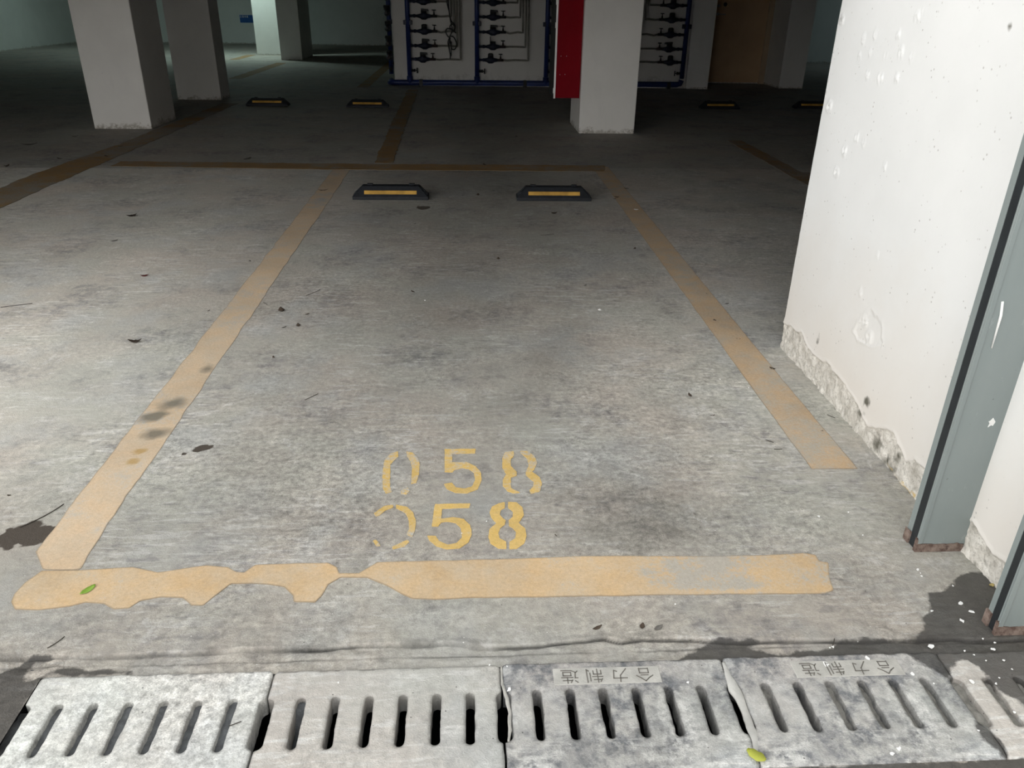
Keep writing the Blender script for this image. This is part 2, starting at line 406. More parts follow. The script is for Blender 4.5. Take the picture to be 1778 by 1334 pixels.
M['seed'] = simple('tan_seed', (.50, .40, .16), .6, var=.3, scale=80)
M['rag'] = simple('dusty_rag', (.46, .455, .43), .9, var=.2, scale=14, bump=.4)
M['letter'] = simple('letter_groove_shade', (.15, .14, .125), .95, var=.2, scale=80)  # dark stroke colour stands in for the shade inside the letter grooves
M['plate'] = simple('dusty_plate', (.44, .43, .40), .95, var=.15, scale=30, bump=.3)
M['lamp_body'] = simple('lamp_enamel', (.75, .75, .75), .5)
def emit(name, col, st):
    n = NT(name); e = n.t.nodes.new('ShaderNodeEmission'); e.inputs[0].default_value = (*col, 1); e.inputs[1].default_value = st
    n.t.links.new(e.outputs[0], n.out.inputs[0]); return n.mat
M['tube'] = emit('fluorescent_tube', (.80, 1.0, .90), 6)

# ================================================================== THE SETTING
SLAB_Y0, SLAB_Y1 = 1.088, 1.392
SLAB_X0, PITCH_X, SLOT_P = -1.016, .5405, .0772
WALL_X, WALL_END = 1.44, 3.29

# wet patches, as outlines on the ground
def gp(pts): return [G(*p) for p in pts]
WET = [
 gp([(1168,1147),(1200,1132),(1225,1116),(1250,1107),(1320,1112),(1300,1122),(1343,1132),(1446,1124),(1449,1113),(1482,1107),(1561,1110),(1588,1108),(1603,1095),(1605,1085),(1600,1072),(1615,1065),(1610,1042),(1612,1029),(1642,1027),(1655,1009),(1678,994),(1703,993),(1740,1010),(1800,1010),(1960,1100),(1960,1400),(1860,1310),(1778,1229),(1724,1187),(1700,1160),(1679,1148),(1660,1151),(1651,1163),(1648,1185),(1612,1163),(1573,1137),(1400,1142)]),
 gp([(-120,1210),(0,1167),(39,1146),(59,1136),(85,1136),(90,1141),(60,1147),(47,1157),(40,1184),(52,1186),(85,1165),(103,1157),(140,1158),(225,1163),(225,1168),(129,1169),(83,1171),(62,1192),(45,1224),(-4,1318),(-120,1500)]),
 gp([(1686,1243),(1709,1263),(1736,1284),(1757,1314),(1740,1316),(1709,1290),(1695,1272)]),
 [(.2, 1.086), (1.8, 1.094), (1.8, .5), (.2, .5)],
]
def wet_sd(x, y):
    d = np.full(np.shape(x), 9.)
    for P in WET: d = np.minimum(d, poly_sd(P, x, y))
    return -d
def ell(x, y, c, rx, ry, ang=0.):
    dx, dy = x-c[0], y-c[1]; ca, sa = math.cos(ang), math.sin(ang)
    return np.sqrt(((dx*ca+dy*sa)/rx)**2 + ((-dx*sa+dy*ca)/ry)**2)
SPOTS = [(G(352,779), .034, .03, .1), (G(318,789), .012, .014, 0), (G(46,930), .075, .07, .4), (G(14,936), .05, .03, .2), (G(735,361), .06, .06, 0)]
CRACK = [G(*p) for p in [(-200,1150),(60,1141),(200,1138),(330,1133),(470,1127),(560,1128),(620,1121),(700,1119),(750,1119),(800,1117),(860,1124),(930,1122),(1010,1114),(1050,1108),(1080,1116),(1115,1111),(1200,1111),(1310,1114),(1400,1114),(1500,1112),(1700,1110)]]
CX = [c[0] for c in CRACK]; CY = [c[1] for c in CRACK]
def crack_y(x): return np.interp(x, CX, CY) + .006*fbm(x*9, x*0+3.3, 5, 4)*2

def floor_fields(x, y):
    tone = np.ones_like(x)
    # grime from parked cars down the middle of the bay, dust-pale wheel lanes, cement haze
    tone -= .20*np.exp(-((x+.28-.05*y)/.52)**2)*np.clip((y-2.2)/1.6, 0, 1)*(1+.8*fbm(x*2.2, y*.8, 21))
    tone -= .10*np.exp(-((x-.75)/.5)**2)*np.clip((y-3.2)/1.2, 0, 1)
    tone += .42*np.clip((-1.1-x)/.9, 0, 1)*(y < 7.4)*np.clip((y-1.5)/1.0, .35, 1)      # pale cement dust over the neighbouring bay, up to its end line
    tone -= .17*np.clip((2.5-y)/.9, 0, 1)  # floor nearest the camera toned down to offset the strong daylight there
    tone -= .13*np.clip((.95-np.abs(x+.05))/.35, 0, 1)*np.clip((y-1.8)/.12, 0, 1)*(y < 7.4)
    tone -= .16*np.exp(-((x-.48)/.32)**2-((y-1.98)/.22)**2)*(1+2*fbm(x*9, y*9, 23, 4))
    tone -= .12*np.exp(-((x-.02-.38*(y-2.4))/.16)**2)*np.clip((y-2.2)/.4, 0, 1)*np.clip((4.2-y)/.8, 0, 1)*(1+2*fbm(x*6, y*4, 24, 4))
    tone *= np.where(y > 7.52, .84, 1.)         # the drive aisle beyond the end line has one flat darker tone
    # cement smeared along the foot of the wall
    tone += .10*np.exp(-((x-1.42)/.05)**2)*np.clip((WALL_END+.1-y)/.1, 0, 1)
    tone *= 1 + .22*fbm(x*1.7+4, y*1.1, 40, 4)
    ck = np.exp(-((y-crack_y(x))/.003)**2)*np.clip(.75+2.2*fbm(x*5, y*0+7, 61, 3), 0, 1)*(y < 1.7)
    y2 = 1.425+.02*fbm(x*3, x*0+1.7, 65, 4); ck = np.maximum(ck, .7*np.exp(-((y-y2)/.0028)**2)*np.clip(.3+3*fbm(x*4, y*0+9, 66, 3), 0, 1)*(y < 1.7))
    tone *= 1 - .85*ck
    sm = np.clip(1-np.abs(y-crack_y(x)-.004)/.022, 0, 1)*np.clip(4*fbm(x*7, y*16, 67, 4), 0, 1)*(y < 1.7); tone *= 1-.5*sm
    spot = np.full_like(x, -1.)
    for c, rx, ry, a in SPOTS:
        spot = np.maximum(spot, 1-ell(x, y, c, rx, ry, a)+1.8*fbm(x*34, y*34, 71, 5, .6))
    return tone, spot

V_all, F_all, T_all, W_all, P_all = [], [], [], [], []; off = 0
def add_floor(x0, x1, y0, y1, sx, sy, relief=False):
    global off
    X, Y, Fc = grid_np(x0, x1, y0, y1, sx, sy); Z = np.zeros_like(X)
    if relief:
        edge = np.minimum.reduce([X-x0, x1-X, Y-y0, y1-Y]); k = np.clip(edge/.03, 0, 1)
        if relief == 'strip':
            k = np.minimum(np.clip((X-x0)/.03, 0, 1), np.clip((x1-X)/.03, 0, 1))*np.clip((y1-Y)/.05, 0, 1)
            low = np.clip((crack_y(X)-Y)/.006+.5, 0, 1)
            Z = k*(-.007*low - .006*np.exp(-((Y-crack_y(X))/.004)**2) + .009*fbm(X*14, Y*34, 81, 5)*(.35+low) + .004*fbm(X*3, Y*5, 90, 3))
        else:
            Z = k*.003*fbm(X*6, Y*6, 95, 4)
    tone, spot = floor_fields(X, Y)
    V_all.append(np.stack([X, Y, Z], 1)); F_all.append(Fc+off); off += len(X)
    T_all.append(tone); W_all.append(wet_sd(X, Y)); P_all.append(spot)
XR = 1.75
add_floor(-2.2, XR, 1.392, 1.66, .0065, .0028, 'strip')
add_floor(-2.2, SLAB_X0, .9, 1.392, .012, .012)
add_floor(SLAB_X0, XR, .9, SLAB_Y0, .03, .03)
add_floor(-3.0, XR, 1.66, 3.3, .0125, .0125, 'soft')
add_floor(-5.2, -3.0, 1.66, 3.3, .05, .05)
add_floor(-5.2, 4.0, 3.3, 9.0, .04, .04)
add_floor(-30, -5.2, 1.66, 9.0, .8, .5); add_floor(4.0, 16, 3.3, 9.0, .8, .5); add_floor(XR, 16, 1.392, 3.3, .8, .5)
add_floor(-30, -2.2, .9, 1.66, .8, .3); add_floor(-30, 16, 9.0, 28, .4, .4); add_floor(-30, 16, -10, .9, .8, .8); add_floor(XR, 16, .9, 1.392, .8, .4)
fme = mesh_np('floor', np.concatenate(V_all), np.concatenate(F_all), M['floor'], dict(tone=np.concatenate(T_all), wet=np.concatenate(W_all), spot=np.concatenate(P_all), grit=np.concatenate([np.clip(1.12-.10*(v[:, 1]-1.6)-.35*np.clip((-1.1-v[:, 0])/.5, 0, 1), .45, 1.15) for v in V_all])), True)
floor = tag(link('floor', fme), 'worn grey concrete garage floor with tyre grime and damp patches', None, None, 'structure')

# drain trench under the cover slabs
t = MB(); d = .32; x0, x1, y0, y1 = SLAB_X0-.02, XR, SLAB_Y0-.0, SLAB_Y1
t.box(x0, x1, y0-.03, y0, -d, -.052); t.box(x0, x1, y1, y1+.03, -d, -.03); t.box(x0, x1, y0-.03, y1+.03, -d-.02, -d)
t.box(x0-.02, x0, y0-.03, y1+.03, -d, -.006); t.box(x1, x1+.02, y0-.03, y1+.03, -d, -.006)
tag(t.build('trim_drain_trench', M['trench']), kind='structure')

# ---- right-hand wall of the entrance, peeling at the foot
spall_px = [(1352,548),(1358,556),(1375,570),(1390,578),(1413,618),(1436,631),(1461,659),(1484,691),(1506,739),(1535,742),(1552,752),(1574,797),(1590,800),(1640,850),(1668,905),(1690,905),(1725,960),(1760,985)]
sp = sorted([onX(WALL_X, *p) for p in spall_px]); SPY = [a for a, b in sp]; SPZ = [max(b, .02) for a, b in sp]
yy = np.unique(np.concatenate([np.linspace(.6, 1.5, 80), np.linspace(1.5, WALL_END, 330)]))
zz = np.unique(np.concatenate([np.linspace(0, .34, 68), np.linspace(.34, 1.75, 150), np.linspace(1.75, CEIL_H, 12)]))
Yg, Zg = np.meshgrid(yy, zz); Yf, Zf = Yg.ravel(), Zg.ravel()
hs = np.interp(Yf, SPY, SPZ) + .03*fbm(Yf*14, Zf*5, 11, 4)
sd_sp = (hs-Zf)                                     # positive where the plaster has gone
spall = np.clip(sd_sp/.012+.3, 0, 1)
ridge = np.exp(-((sd_sp)/.007)**2)
Dx = .005*spall + spall*.009*fbm(Yf*34, Zf*34, 12, 4)*2 - .004*ridge + .0018*fbm(Yf*4, Zf*4, 13, 4)
# flaking patch and blisters higher up
for px, r in [((1508,585),.03),((1500,560),.022),((1494,508),.018),((1523,445),.012),((1462,35),.02),((1500,66),.018),((1520,60),.015),((1528,136),.022),((1560,62),.016),((1564,92),.018),((1582,100),.014),((1557,136),.016),((1492,100),.014),((1511,90),.012),((1537,97),.012),((1506,130),.014),((1488,240),.02),((1440,185),.03),((1466,262),.025),((1452,300),.025),((1500,248),.014),((1592,30),.02),((1535,290),.014),((1604,20),.01)]:
    cy_, cz_ = onX(WALL_X, *px); r *= .85; e = np.sqrt(((Yf-cy_)/r)**2+((Zf-cz_)/(r*.8))**2)+.8*fbm(Yf*60, Zf*60, 33, 2)
    Dx += -.006*np.exp(-((e-.7)/.26)**2) + .0035*np.exp(-(e/.4)**2)
fl = poly_sd([onX(WALL_X, *p) for p in [(1495,555),(1512,538),(1530,560),(1532,600),(1513,606),(1490,592),(1482,575)]], Yf, Zf)
fl = fl+.03*fbm(Yf*40, Zf*40, 34, 4); Dx += .003*np.clip(-fl/.006, 0, 1) - .0025*np.exp(-(fl/.006)**2)
Yj = Yf + np.where(Yf > WALL_END-1e-6, .006*fbm(Zf*30, Zf*0+2, 15, 4)*2 - .003, 0)
mold = np.zeros_like(Yf)
for px, r in [((1461,33),.022),((1754,46),.012),((1633,1),.0)]:
    if r:
        cy_, cz_ = onX(WALL_X, *px); mold = np.maximum(mold, .75-.6*np.sqrt((Yf-cy_)**2+(Zf-cz_)**2)/r+.8*fbm(Yf*60, Zf*60, 17, 4))
for px, r in [((1492,720),.05),((1520,775),.06),((1535,800),.05),((1560,800),.05),((1548,822),.06),((1505,700),.03),((1690,985),.025),((1705,975),.02),((1420,590),.03)]:
    cy_, cz_ = onX(WALL_X, *px); mold = np.maximum(mold, 1.1-np.sqrt((Yf-cy_)**2+(Zf-cz_)**2)/r+1.8*fbm(Yf*40, Zf*40, 18, 4)-.35)
ochre = np.zeros_like(Yf)
oy = [onX(WALL_X, 1545, 818)[0], onX(WALL_X, 1580, 862)[0]]
ochre = np.where((Yf > min(oy)-.02) & (Yf < max(oy)+.04), np.clip((.020-Zf)/.008, 0, 1)*np.clip(.45+3*fbm(Yf*30, Zf*60, 19, 4), 0, .62), 0)
ny_, nz_ = len(yy), len(zz); idx = np.arange(ny_*nz_).reshape(nz_, ny_)
Fw = np.stack([idx[:-1, :-1], idx[1:, :-1], idx[1:, 1:], idx[:-1, 1:]], -1).reshape(-1, 4)
Vw = np.stack([WALL_X+Dx, Yj, Zf], 1)
# body of the wall behind the skin
nb = len(Vw); bx0, bx1 = WALL_X+.02, WALL_X+.30
extra = [(bx1, .6, 0), (bx1, WALL_END, 0), (bx1, WALL_END, CEIL_H), (bx1, .6, CEIL_H)]
Vw2 = np.concatenate([Vw, np.array(extra)])
end_lo = [int(i) for i in idx[:, -1]]
Fl = [tuple(f) for f in Fw] + [(nb, nb+3, nb+2, nb+1)] + [tuple(end_lo + [nb+2, nb+1])]
att = dict(spall=np.concatenate([spall, np.zeros(4)]), mold=np.concatenate([mold, np.zeros(4)]), ochre=np.concatenate([ochre, np.zeros(4)]))
wme = mesh_np('wall_right', Vw2, Fl, M['wall_near'], att, False)
wme.polygons.foreach_set('use_smooth', [True]*len(Fw)+[False]*2)
tag(link('wall_right', wme), 'white plaster wall with peeling foot beside the bay', None, None, 'structure')

def wall(name, x0, x1, y0, y1, z0, z1, mat):
    return tag(MB().box(x0, x1, y0, y1, z0, z1).build(name, mat), kind='structure')
wall('wall_right_driveway', WALL_X, WALL_X+.3, OUT_Y, .6, 0, CEIL_H, M['outer'])
wall('wall_front', WALL_X+.3, 14, 2.9, 3.1, 0, CEIL_H, M['bare'])
wall('wall_front_left', -12.25, -6.4, 3.1, 3.35, 0, CEIL_H, M['outer'])
wall('trim_unseen_beam', -12.25, WALL_X-.01, CEIL_Y0, CEIL_Y0+.35, BEAM_Z, CEIL_H, M['outer'])  # unseen beam, underside lowered to hold daylight back from the deep floor
wall('wall_left', -12.25, -12.0, CEIL_Y0, 27.6, 0, CEIL_H, M['pale_green'])
wall('wall_back', -12.25, -1.32, 27.3, 27.6, 0, CEIL_H, M['pale_green'])
wall('wall_utility', -1.32, 4.33, 15.0, 27.6, 0, CEIL_H, M['meter_wall'])
wall('wall_doorway', 4.33, 6.2, 16.1, 27.6, 0, CEIL_H, M['white_far'])
wall('trim_1', 5.75, 6.2, 15.2, 16.1, 0, CEIL_H, M['white_far'])
wall('trim_2', 3.93, 4.33, 14.93, 15.0, 0, CEIL_H, M['white_far'])
wall('wall_back_right', 6.2, 14.2, 22.0, 22.3, 0, CEIL_H, M['pale_green'])
wall('wall_far_right', 14.0, 14.25, 2.9, 22.3, 0, CEIL_H, M['bare'])
wall('trim_3', -12.0, -11.6, 20.6, 21.2, 0, CEIL_H, M['pale_green'])
wall('ceiling', -12.25, 14.25, CEIL_Y0, 27.6, CEIL_H, CEIL_H+.25, M['ceiling'])
for i, by in enumerate((9.9, 15.0, 21.3)):
    wall('ceiling_beam' if False else 'trim_%d' % (4+i), -12.0, 14.0, by-.15, by+.15, CEIL_H-.45, CEIL_H, M['ceiling'])
wall('wall_driveway', -30, 3, OUT_Y-.3, OUT_Y, 0, OUT_H, M['outer'])

# ---- columns
def column(x0, x1, y0, y1, label, mat=None):
    mb = MB().box(x0, x1, y0, y1, 0, CEIL_H-.45 if False else CEIL_H, .008)
    return tag(mb.build('column', mat or M['white']), label, 'column', 'square white columns')
column(-4.364, -3.71, 9.72, 10.56, 'large white square column at left, nearest of the columns on that side')
column(-4.35, -3.71, 12.60, 13.08, 'white square column directly behind the large left column')
column(1.303, 1.969, 9.65, 10.54, 'white square column carrying the red cabinet')
column(-4.53, -4.02, 20.68, 22.1, 'dim column in the far background, in front of a bright lit one', M['white_far'])
column(-5.50, -4.62, 22.35, 23.1, 'brightly lit far column beside the blue wall sign', M['white_far'])

# ---- door in the utility wall
door = tag(MB().box(4.63, 5.65, 16.06, 16.1, .02, 2.1, .004).build('door_1', M['door']), kind='structure')
fr = MB(); fr.box(5.65, 5.755, 16.03, 16.12, 0, 2.2); fr.box(4.56, 4.63, 16.03, 16.12, 0, 2.2); fr.box(4.56, 5.755, 16.03, 16.12, 2.1, 2.2)
fr.build('door_frame', M['frame'], door)
hd = MB(); hd.tube([(4.685, 16.06, 1.22), (4.685, 16.0, 1.22), (4.70, 15.995, 1.22), (4.82, 15.995, 1.215)], .011, 8); hd.tube([(4.685, 16.06, 1.22), (4.685, 16.05, 1.22)], .028, 12)
tag(hd.build('door_handle', M['steel'], door), 'metal lever handle')
MB().tube([(4.685, 16.06, 1.36), (4.685, 16.035, 1.36)], .026, 12).build('lock_cylinder', M['steel'], door)
MB().tube([(4.81, 16.06, 1.385), (4.81, 16.05, 1.385)], .036, 14).build('lock_hole', M['black_iron'], door)

# ================================================================== PAINTED LINES
STAINS = [(G(296,702), .065, .06, .2, .8), (G(266,724), .055, .040, .3, 1.1), (G(266,754), .06, .042, .3, 1.0), (G(360,641), .035, .055, 0, .8)]
OCHRE = [(G(243,784), .024, .020), (G(231,802), .019, .020)]
def stain_field(x, y):
    s = np.zeros_like(x)
    for c, rx, ry, a, k in STAINS:
        s = np.maximum(s, k*(1.1-.85*ell(x, y, c, rx, ry, a)+.9*fbm(x*26, y*26, 131, 4)))
    return np.clip(s, 0, 1)
def ochre_field(x, y):
    s = np.zeros_like(x)
    for c, rx, ry in OCHRE: s = np.maximum(s, 1.2-ell(x, y, c, rx, ry)+.7*fbm(x*60, y*60, 133, 3))
    return np.clip(s*3, 0, 1)
def stripe(outline, label, mat, step, name='painted_line', wear=None, rag=.006, ragscale=9, seed=0, z=.0011):
    P = np.array(outline); b = (P[:, 0].min()-.03, P[:, 0].max()+.03, P[:, 1].min()-.03, P[:, 1].max()+.03)
    sdf = lambda x, y: poly_sd(P, x, y) + rag*2*fbm(x*ragscale, y*ragscale, 200+seed, 4)
    V, Fc, sd = sdf_sheet(sdf, b, step, .0025, lambda x, y, s: np.full_like(x, z)+.0004*fbm(x*30, y*30, 5, 3))
    x, y = V[:, 0], V[:, 1]
    me = mesh_np(name, V, Fc, mat, dict(edge=-sd, stain=stain_field(x, y), ochre=ochre_field(x, y), wear=wear(x, y) if wear else np.zeros_like(x)), False)
    return tag(link(name, me), label, 'floor line', 'painted bay lines')
xl, xr, lw = -1.257, 1.171, .156
n0, n1 = G(64, 958), G(76, 990)
stripe([n0, n1, G(140, 990), G(150, 968), (xl+lw, 2.0), (xl+lw, 7.62), (xl, 7.62), (xl, 2.0)], 'long tan painted line along the left side of the bay, with dark stains', M['line'], .0125, rag=.009, ragscale=7, seed=1,
       wear=lambda x, y: np.clip((y-6.5)*.03, 0, .06)-.03+.05*np.sin(y*5.3)*(y > 2.6))
stripe([(1.171, 2.235), (1.335, 2.235), (1.327, 3.0), (1.327, 7.6), (1.171, 7.6), (1.171, 3.0)], 'faded tan painted line along the right side of the bay', M['line_right'], .0125, rag=.003, seed=2,
       wear=lambda x, y: .05*np.sin(y*3.1)-.01)
front = gp([(20,1046),(25,1033),(43,1013),(73,992),(142,991),(231,986),(274,995),(320,988),(360,983),(396,986),(409,994),(424,995),(444,982),(500,980),(570,978),(585,986),(589,996),(623,996),(640,986),(655,977),(900,971),(1000,967),(1100,966),(1235,967),(1351,964),(1394,961),(1416,965),(1422,975),(1439,978),(1440,1000),(1447,1026),(1433,1032),(1281,1033),(1169,1034),(1028,1036),(816,1039),(754,1042),(716,1040),(696,1032),(670,1017),(637,1004),(591,1004),(570,1016),(558,1036),(547,1047),(510,1046),(509,1035),(494,1020),(468,1016),(438,1014),(403,1015),(399,1016),(375,1034),(353,1052),(333,1052),(317,1039),(280,1038),(244,1044),(224,1057),(198,1059),(181,1049),(148,1047),(122,1054),(66,1061),(26,1059)])
stripe(front, 'broad tan painted line across the bay mouth with chipped wavy edges', M['line_front'], .007, rag=.0022, ragscale=18, seed=3, z=.0018,
       wear=lambda x, y: np.clip((x-.35)*.4, 0, .11)-.09*np.exp(-((y-1.63)/.014)**2)*(x > .3)-.05+.25*fbm(x*7, y*7, 77, 3)*np.clip((x-.2)*3, 0, 1))
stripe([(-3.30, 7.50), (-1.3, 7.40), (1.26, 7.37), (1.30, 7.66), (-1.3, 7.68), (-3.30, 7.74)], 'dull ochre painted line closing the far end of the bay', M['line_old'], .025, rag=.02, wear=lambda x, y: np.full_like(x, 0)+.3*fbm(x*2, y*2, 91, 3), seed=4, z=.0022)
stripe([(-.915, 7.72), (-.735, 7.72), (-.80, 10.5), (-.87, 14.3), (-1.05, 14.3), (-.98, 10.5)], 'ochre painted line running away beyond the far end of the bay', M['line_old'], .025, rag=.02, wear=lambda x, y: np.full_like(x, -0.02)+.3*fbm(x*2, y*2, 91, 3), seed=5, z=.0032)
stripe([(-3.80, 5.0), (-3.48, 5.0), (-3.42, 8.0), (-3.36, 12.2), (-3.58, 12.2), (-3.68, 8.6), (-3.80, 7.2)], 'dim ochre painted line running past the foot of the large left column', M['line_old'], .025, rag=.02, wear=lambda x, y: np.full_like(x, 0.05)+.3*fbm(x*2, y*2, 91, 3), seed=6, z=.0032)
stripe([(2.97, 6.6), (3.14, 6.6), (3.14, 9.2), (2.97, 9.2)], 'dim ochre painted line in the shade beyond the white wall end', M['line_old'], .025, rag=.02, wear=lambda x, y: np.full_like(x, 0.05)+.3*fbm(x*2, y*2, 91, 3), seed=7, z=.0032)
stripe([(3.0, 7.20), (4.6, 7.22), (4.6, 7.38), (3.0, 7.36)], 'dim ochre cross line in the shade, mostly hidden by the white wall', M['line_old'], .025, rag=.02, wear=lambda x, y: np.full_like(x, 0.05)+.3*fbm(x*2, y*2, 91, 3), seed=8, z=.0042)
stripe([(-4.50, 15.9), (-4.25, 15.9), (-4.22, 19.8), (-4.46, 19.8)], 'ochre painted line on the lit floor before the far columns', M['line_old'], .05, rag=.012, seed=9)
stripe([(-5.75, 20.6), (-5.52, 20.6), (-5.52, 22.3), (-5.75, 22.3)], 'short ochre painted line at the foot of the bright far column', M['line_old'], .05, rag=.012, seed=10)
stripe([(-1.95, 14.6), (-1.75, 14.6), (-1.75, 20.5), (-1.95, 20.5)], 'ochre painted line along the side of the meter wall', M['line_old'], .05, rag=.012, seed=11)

# stencilled bay numbers: outlines of the paint on the floor
def cg(pts): return [G(600+x/4.445, 740+y/4.445) for x, y in pts]
NUM1 = [[[(300,270),(345,215),(405,198),(408,240),(370,272),(345,300),(343,470),(360,510),(310,522),(288,480),(284,400),(288,330)],
         [(470,200),(520,208),(558,250),(572,300),(566,380),(545,440),(505,448),(515,330),(500,270),(475,235)],
         [(430,495),(480,478),(498,500),(470,527),(428,525)]],
        [[(765,180),(1005,178),(1000,212),(822,215),(822,282),(930,280),(1000,310),(1045,360),(1050,420),(1020,490),(940,522),(850,518),(785,490),(757,450),(820,440),(850,475),(920,485),(975,470),(1000,420),(990,365),(950,335),(900,325),(840,340),(825,360),(765,358)]],
        [[(1230,205),(1300,195),(1300,230),(1275,260),(1275,310),(1320,355),(1320,385),(1275,400),(1275,480),(1310,500),(1350,515),(1300,522),(1250,505),(1215,465),(1212,420),(1240,375),(1210,320),(1210,250)],
         [(1350,195),(1400,195),(1460,235),(1478,290),(1455,340),(1440,355),(1500,400),(1515,450),(1500,505),(1430,525),(1420,495),(1450,470),(1450,430),(1390,380),(1390,355),(1415,310),(1400,250),(1350,210)]]]
NUM2 = [[[(218,675),(300,620),(365,610),(370,628),(310,652),(260,692),(235,700)],
         [(390,610),(470,625),(520,670),(545,740),(532,820),(515,860),(470,840),(490,800),(490,730),(460,670),(390,637)],
         [(358,935),(480,878),(492,895),(460,932),(365,955)], [(212,888),(235,878),(272,930),(240,930)]],
        [[(690,605),(962,600),(955,632),(745,640),(738,720),(830,705),(910,720),(960,765),(975,830),(950,900),(880,945),(780,955),(700,930),(650,890),(630,850),(695,852),(720,890),(790,920),(860,905),(900,860),(890,790),(850,750),(790,740),(740,745),(715,775),(665,775)]],
        [[(1180,600),(1228,588),(1230,635),(1200,650),(1190,685),(1215,715),(1235,730),(1230,765),(1195,790),(1178,830),(1190,870),(1240,895),(1240,950),(1180,948),(1120,910),(1102,860),(1110,800),(1165,752),(1125,710),(1112,670),(1130,625)],
         [(1255,588),(1320,592),(1365,630),(1375,690),(1335,750),(1385,795),(1398,850),(1380,910),(1320,950),(1265,955),(1265,895),(1310,870),(1315,820),(1290,790),(1260,770),(1258,730),(1290,705),(1292,665),(1255,632)]]]
def number(digits, label, wears, seed):
    t = thing('stencilled_number', label, 'floor number', group='stencilled bay numbers')
    for di, pieces in enumerate(digits):
        Vs, Fs, Es, Ws, o = [], [], [], [], 0
        for pc in pieces:
            P = cg(pc); A = np.array(P); b = (A[:, 0].min()-.01, A[:, 0].max()+.01, A[:, 1].min()-.01, A[:, 1].max()+.01)
            sdf = lambda x, y, P=P: poly_sd(P, x, y) + .0026*fbm(x*70, y*70, seed, 3)
            V, Fc, sd = sdf_sheet(sdf, b, .0035, .0022, lambda x, y, s: np.full_like(x, .0018))
            Vs.append(V); Fs += [tuple(i+o for i in f) for f in Fc]; o += len(V); Es.append(-sd+.01); Ws.append(wears[di](V[:, 0], V[:, 1]))
        E_ = np.concatenate(Es)
        link('digit', mesh_np('digit', np.concatenate(Vs), Fs, M['digit'], dict(edge=E_, stain=E_*0, wear=np.concatenate(Ws))), t)
    return t
cst = lambda v: (lambda x, y: np.full_like(x, v))
number(NUM1, 'faded yellow stencilled number 058, the upper of the two', [cst(.085), cst(.045), lambda x, y: .05+.09*np.clip((x-.15)*12, 0, 1)*np.clip((y-2.24)*14, 0, 1)], 301)
number(NUM2, 'yellow stencilled number 058 nearest the chipped front line', [cst(.075), cst(.0), cst(-.08)], 302)

# ================================================================== STEEL RAILS ON THE WALL
def rail(label, xf, xw, ya, yb, hgt, seed):
    t = thing('barrier_rail', label, 'rail', (xf, ya, 0), group='steel barrier rails')
    w = xw-xf; dpt = yb-ya; s0, s1 = dpt*.14, dpt*.66
    prof = [(w, 0), (.006, 0), (0, .006), (0, s0), (.085, s0), (.085, s1), (.002, s1), (.002, dpt), (w, dpt)]
    MB().prism(prof, .026, hgt).build('channel', M['rail'], t)
    MB().box(-.0012, .012, -.0035, .0, .03, hgt, .001).build('front_lip', M['rail'], t)
    MB().box(.003, .084, s0+.0005, s1-.0005, .0, hgt-.01).build('rubber_seal', M['rubber'], t)
    g = .003
    foot = [(w-.004, -g), (-g, -g), (-g, s0+g*.3), (.07, s0+g*.3), (.07, s1-g*.3), (-g, s1-g*.3), (-g, dpt+g), (w-.004, dpt+g)]
    n = 60; mb = MB()
    mb.prism(foot, 0, .028)
    bmesh.ops.subdivide_edges(mb.bm, edges=[e for e in mb.bm.edges if e.calc_length() > .03], cuts=12)
    bmesh.ops.triangulate(mb.bm, faces=mb.bm.faces)
    for v in mb.bm.verts:
        if v.co.z > .02:
            v.co.z += .012*float(fbm(v.co.x*60+seed, v.co.y*60, 401, 3))
            if v.co.x < .006: v.co.z += .014
    tag(mb.build('rusted_foot', M['rust'], t), 'rusty brown foot of the rail')
    return t
r1 = rail('grey steel channel rail on the white wall, the farther one with a white paint drip', 1.303, 1.446, 1.785, 1.850, 2.4, 1)
r2 = rail('grey steel channel rail on the white wall, the nearer one at the picture edge', 1.335, 1.452, 1.447, 1.496, 2.4, 2)
def onY(Y, x, y):
    d = ray(x, y); t = Y/d[1]; return (d[0]*t, CAM_H+d[2]*t)
a = onY(1.783, 1741, 524); b = onY(1.783, 1738, 548); c = onY(1.783, 1722, 605)
tag(MB().tube([(a[0]-1.303, -.0015, a[1]), (b[0]-1.303, -.002, b[1]), (c[0]-1.303, -.0015, c[1])], [.0032, .0034, .0016], 8).build('paint_drip', M['white_drip'], r1), 'white vertical paint drip')
sm = onY(1.783, 1722, 735); P = [(sm[0]-1.303+.009*math.cos(q*.7)*(1+.5*math.sin(q*2.3)), sm[1]+.011*math.sin(q*.7)*(1+.4*math.cos(q*3.1))) for q in range(9)]
mb = MB(); aa = [mb.bm.verts.new((x, 0.0, z)) for x, z in P]; bb = [mb.bm.verts.new((x, -.0016, z)) for x, z in P]
mb.bm.faces.new(bb)
for i in range(9): mb.bm.faces.new((aa[i], aa[(i+1) % 9], bb[(i+1) % 9], bb[i]))
mb.build('paint_smear', M['white_drip'], r1)

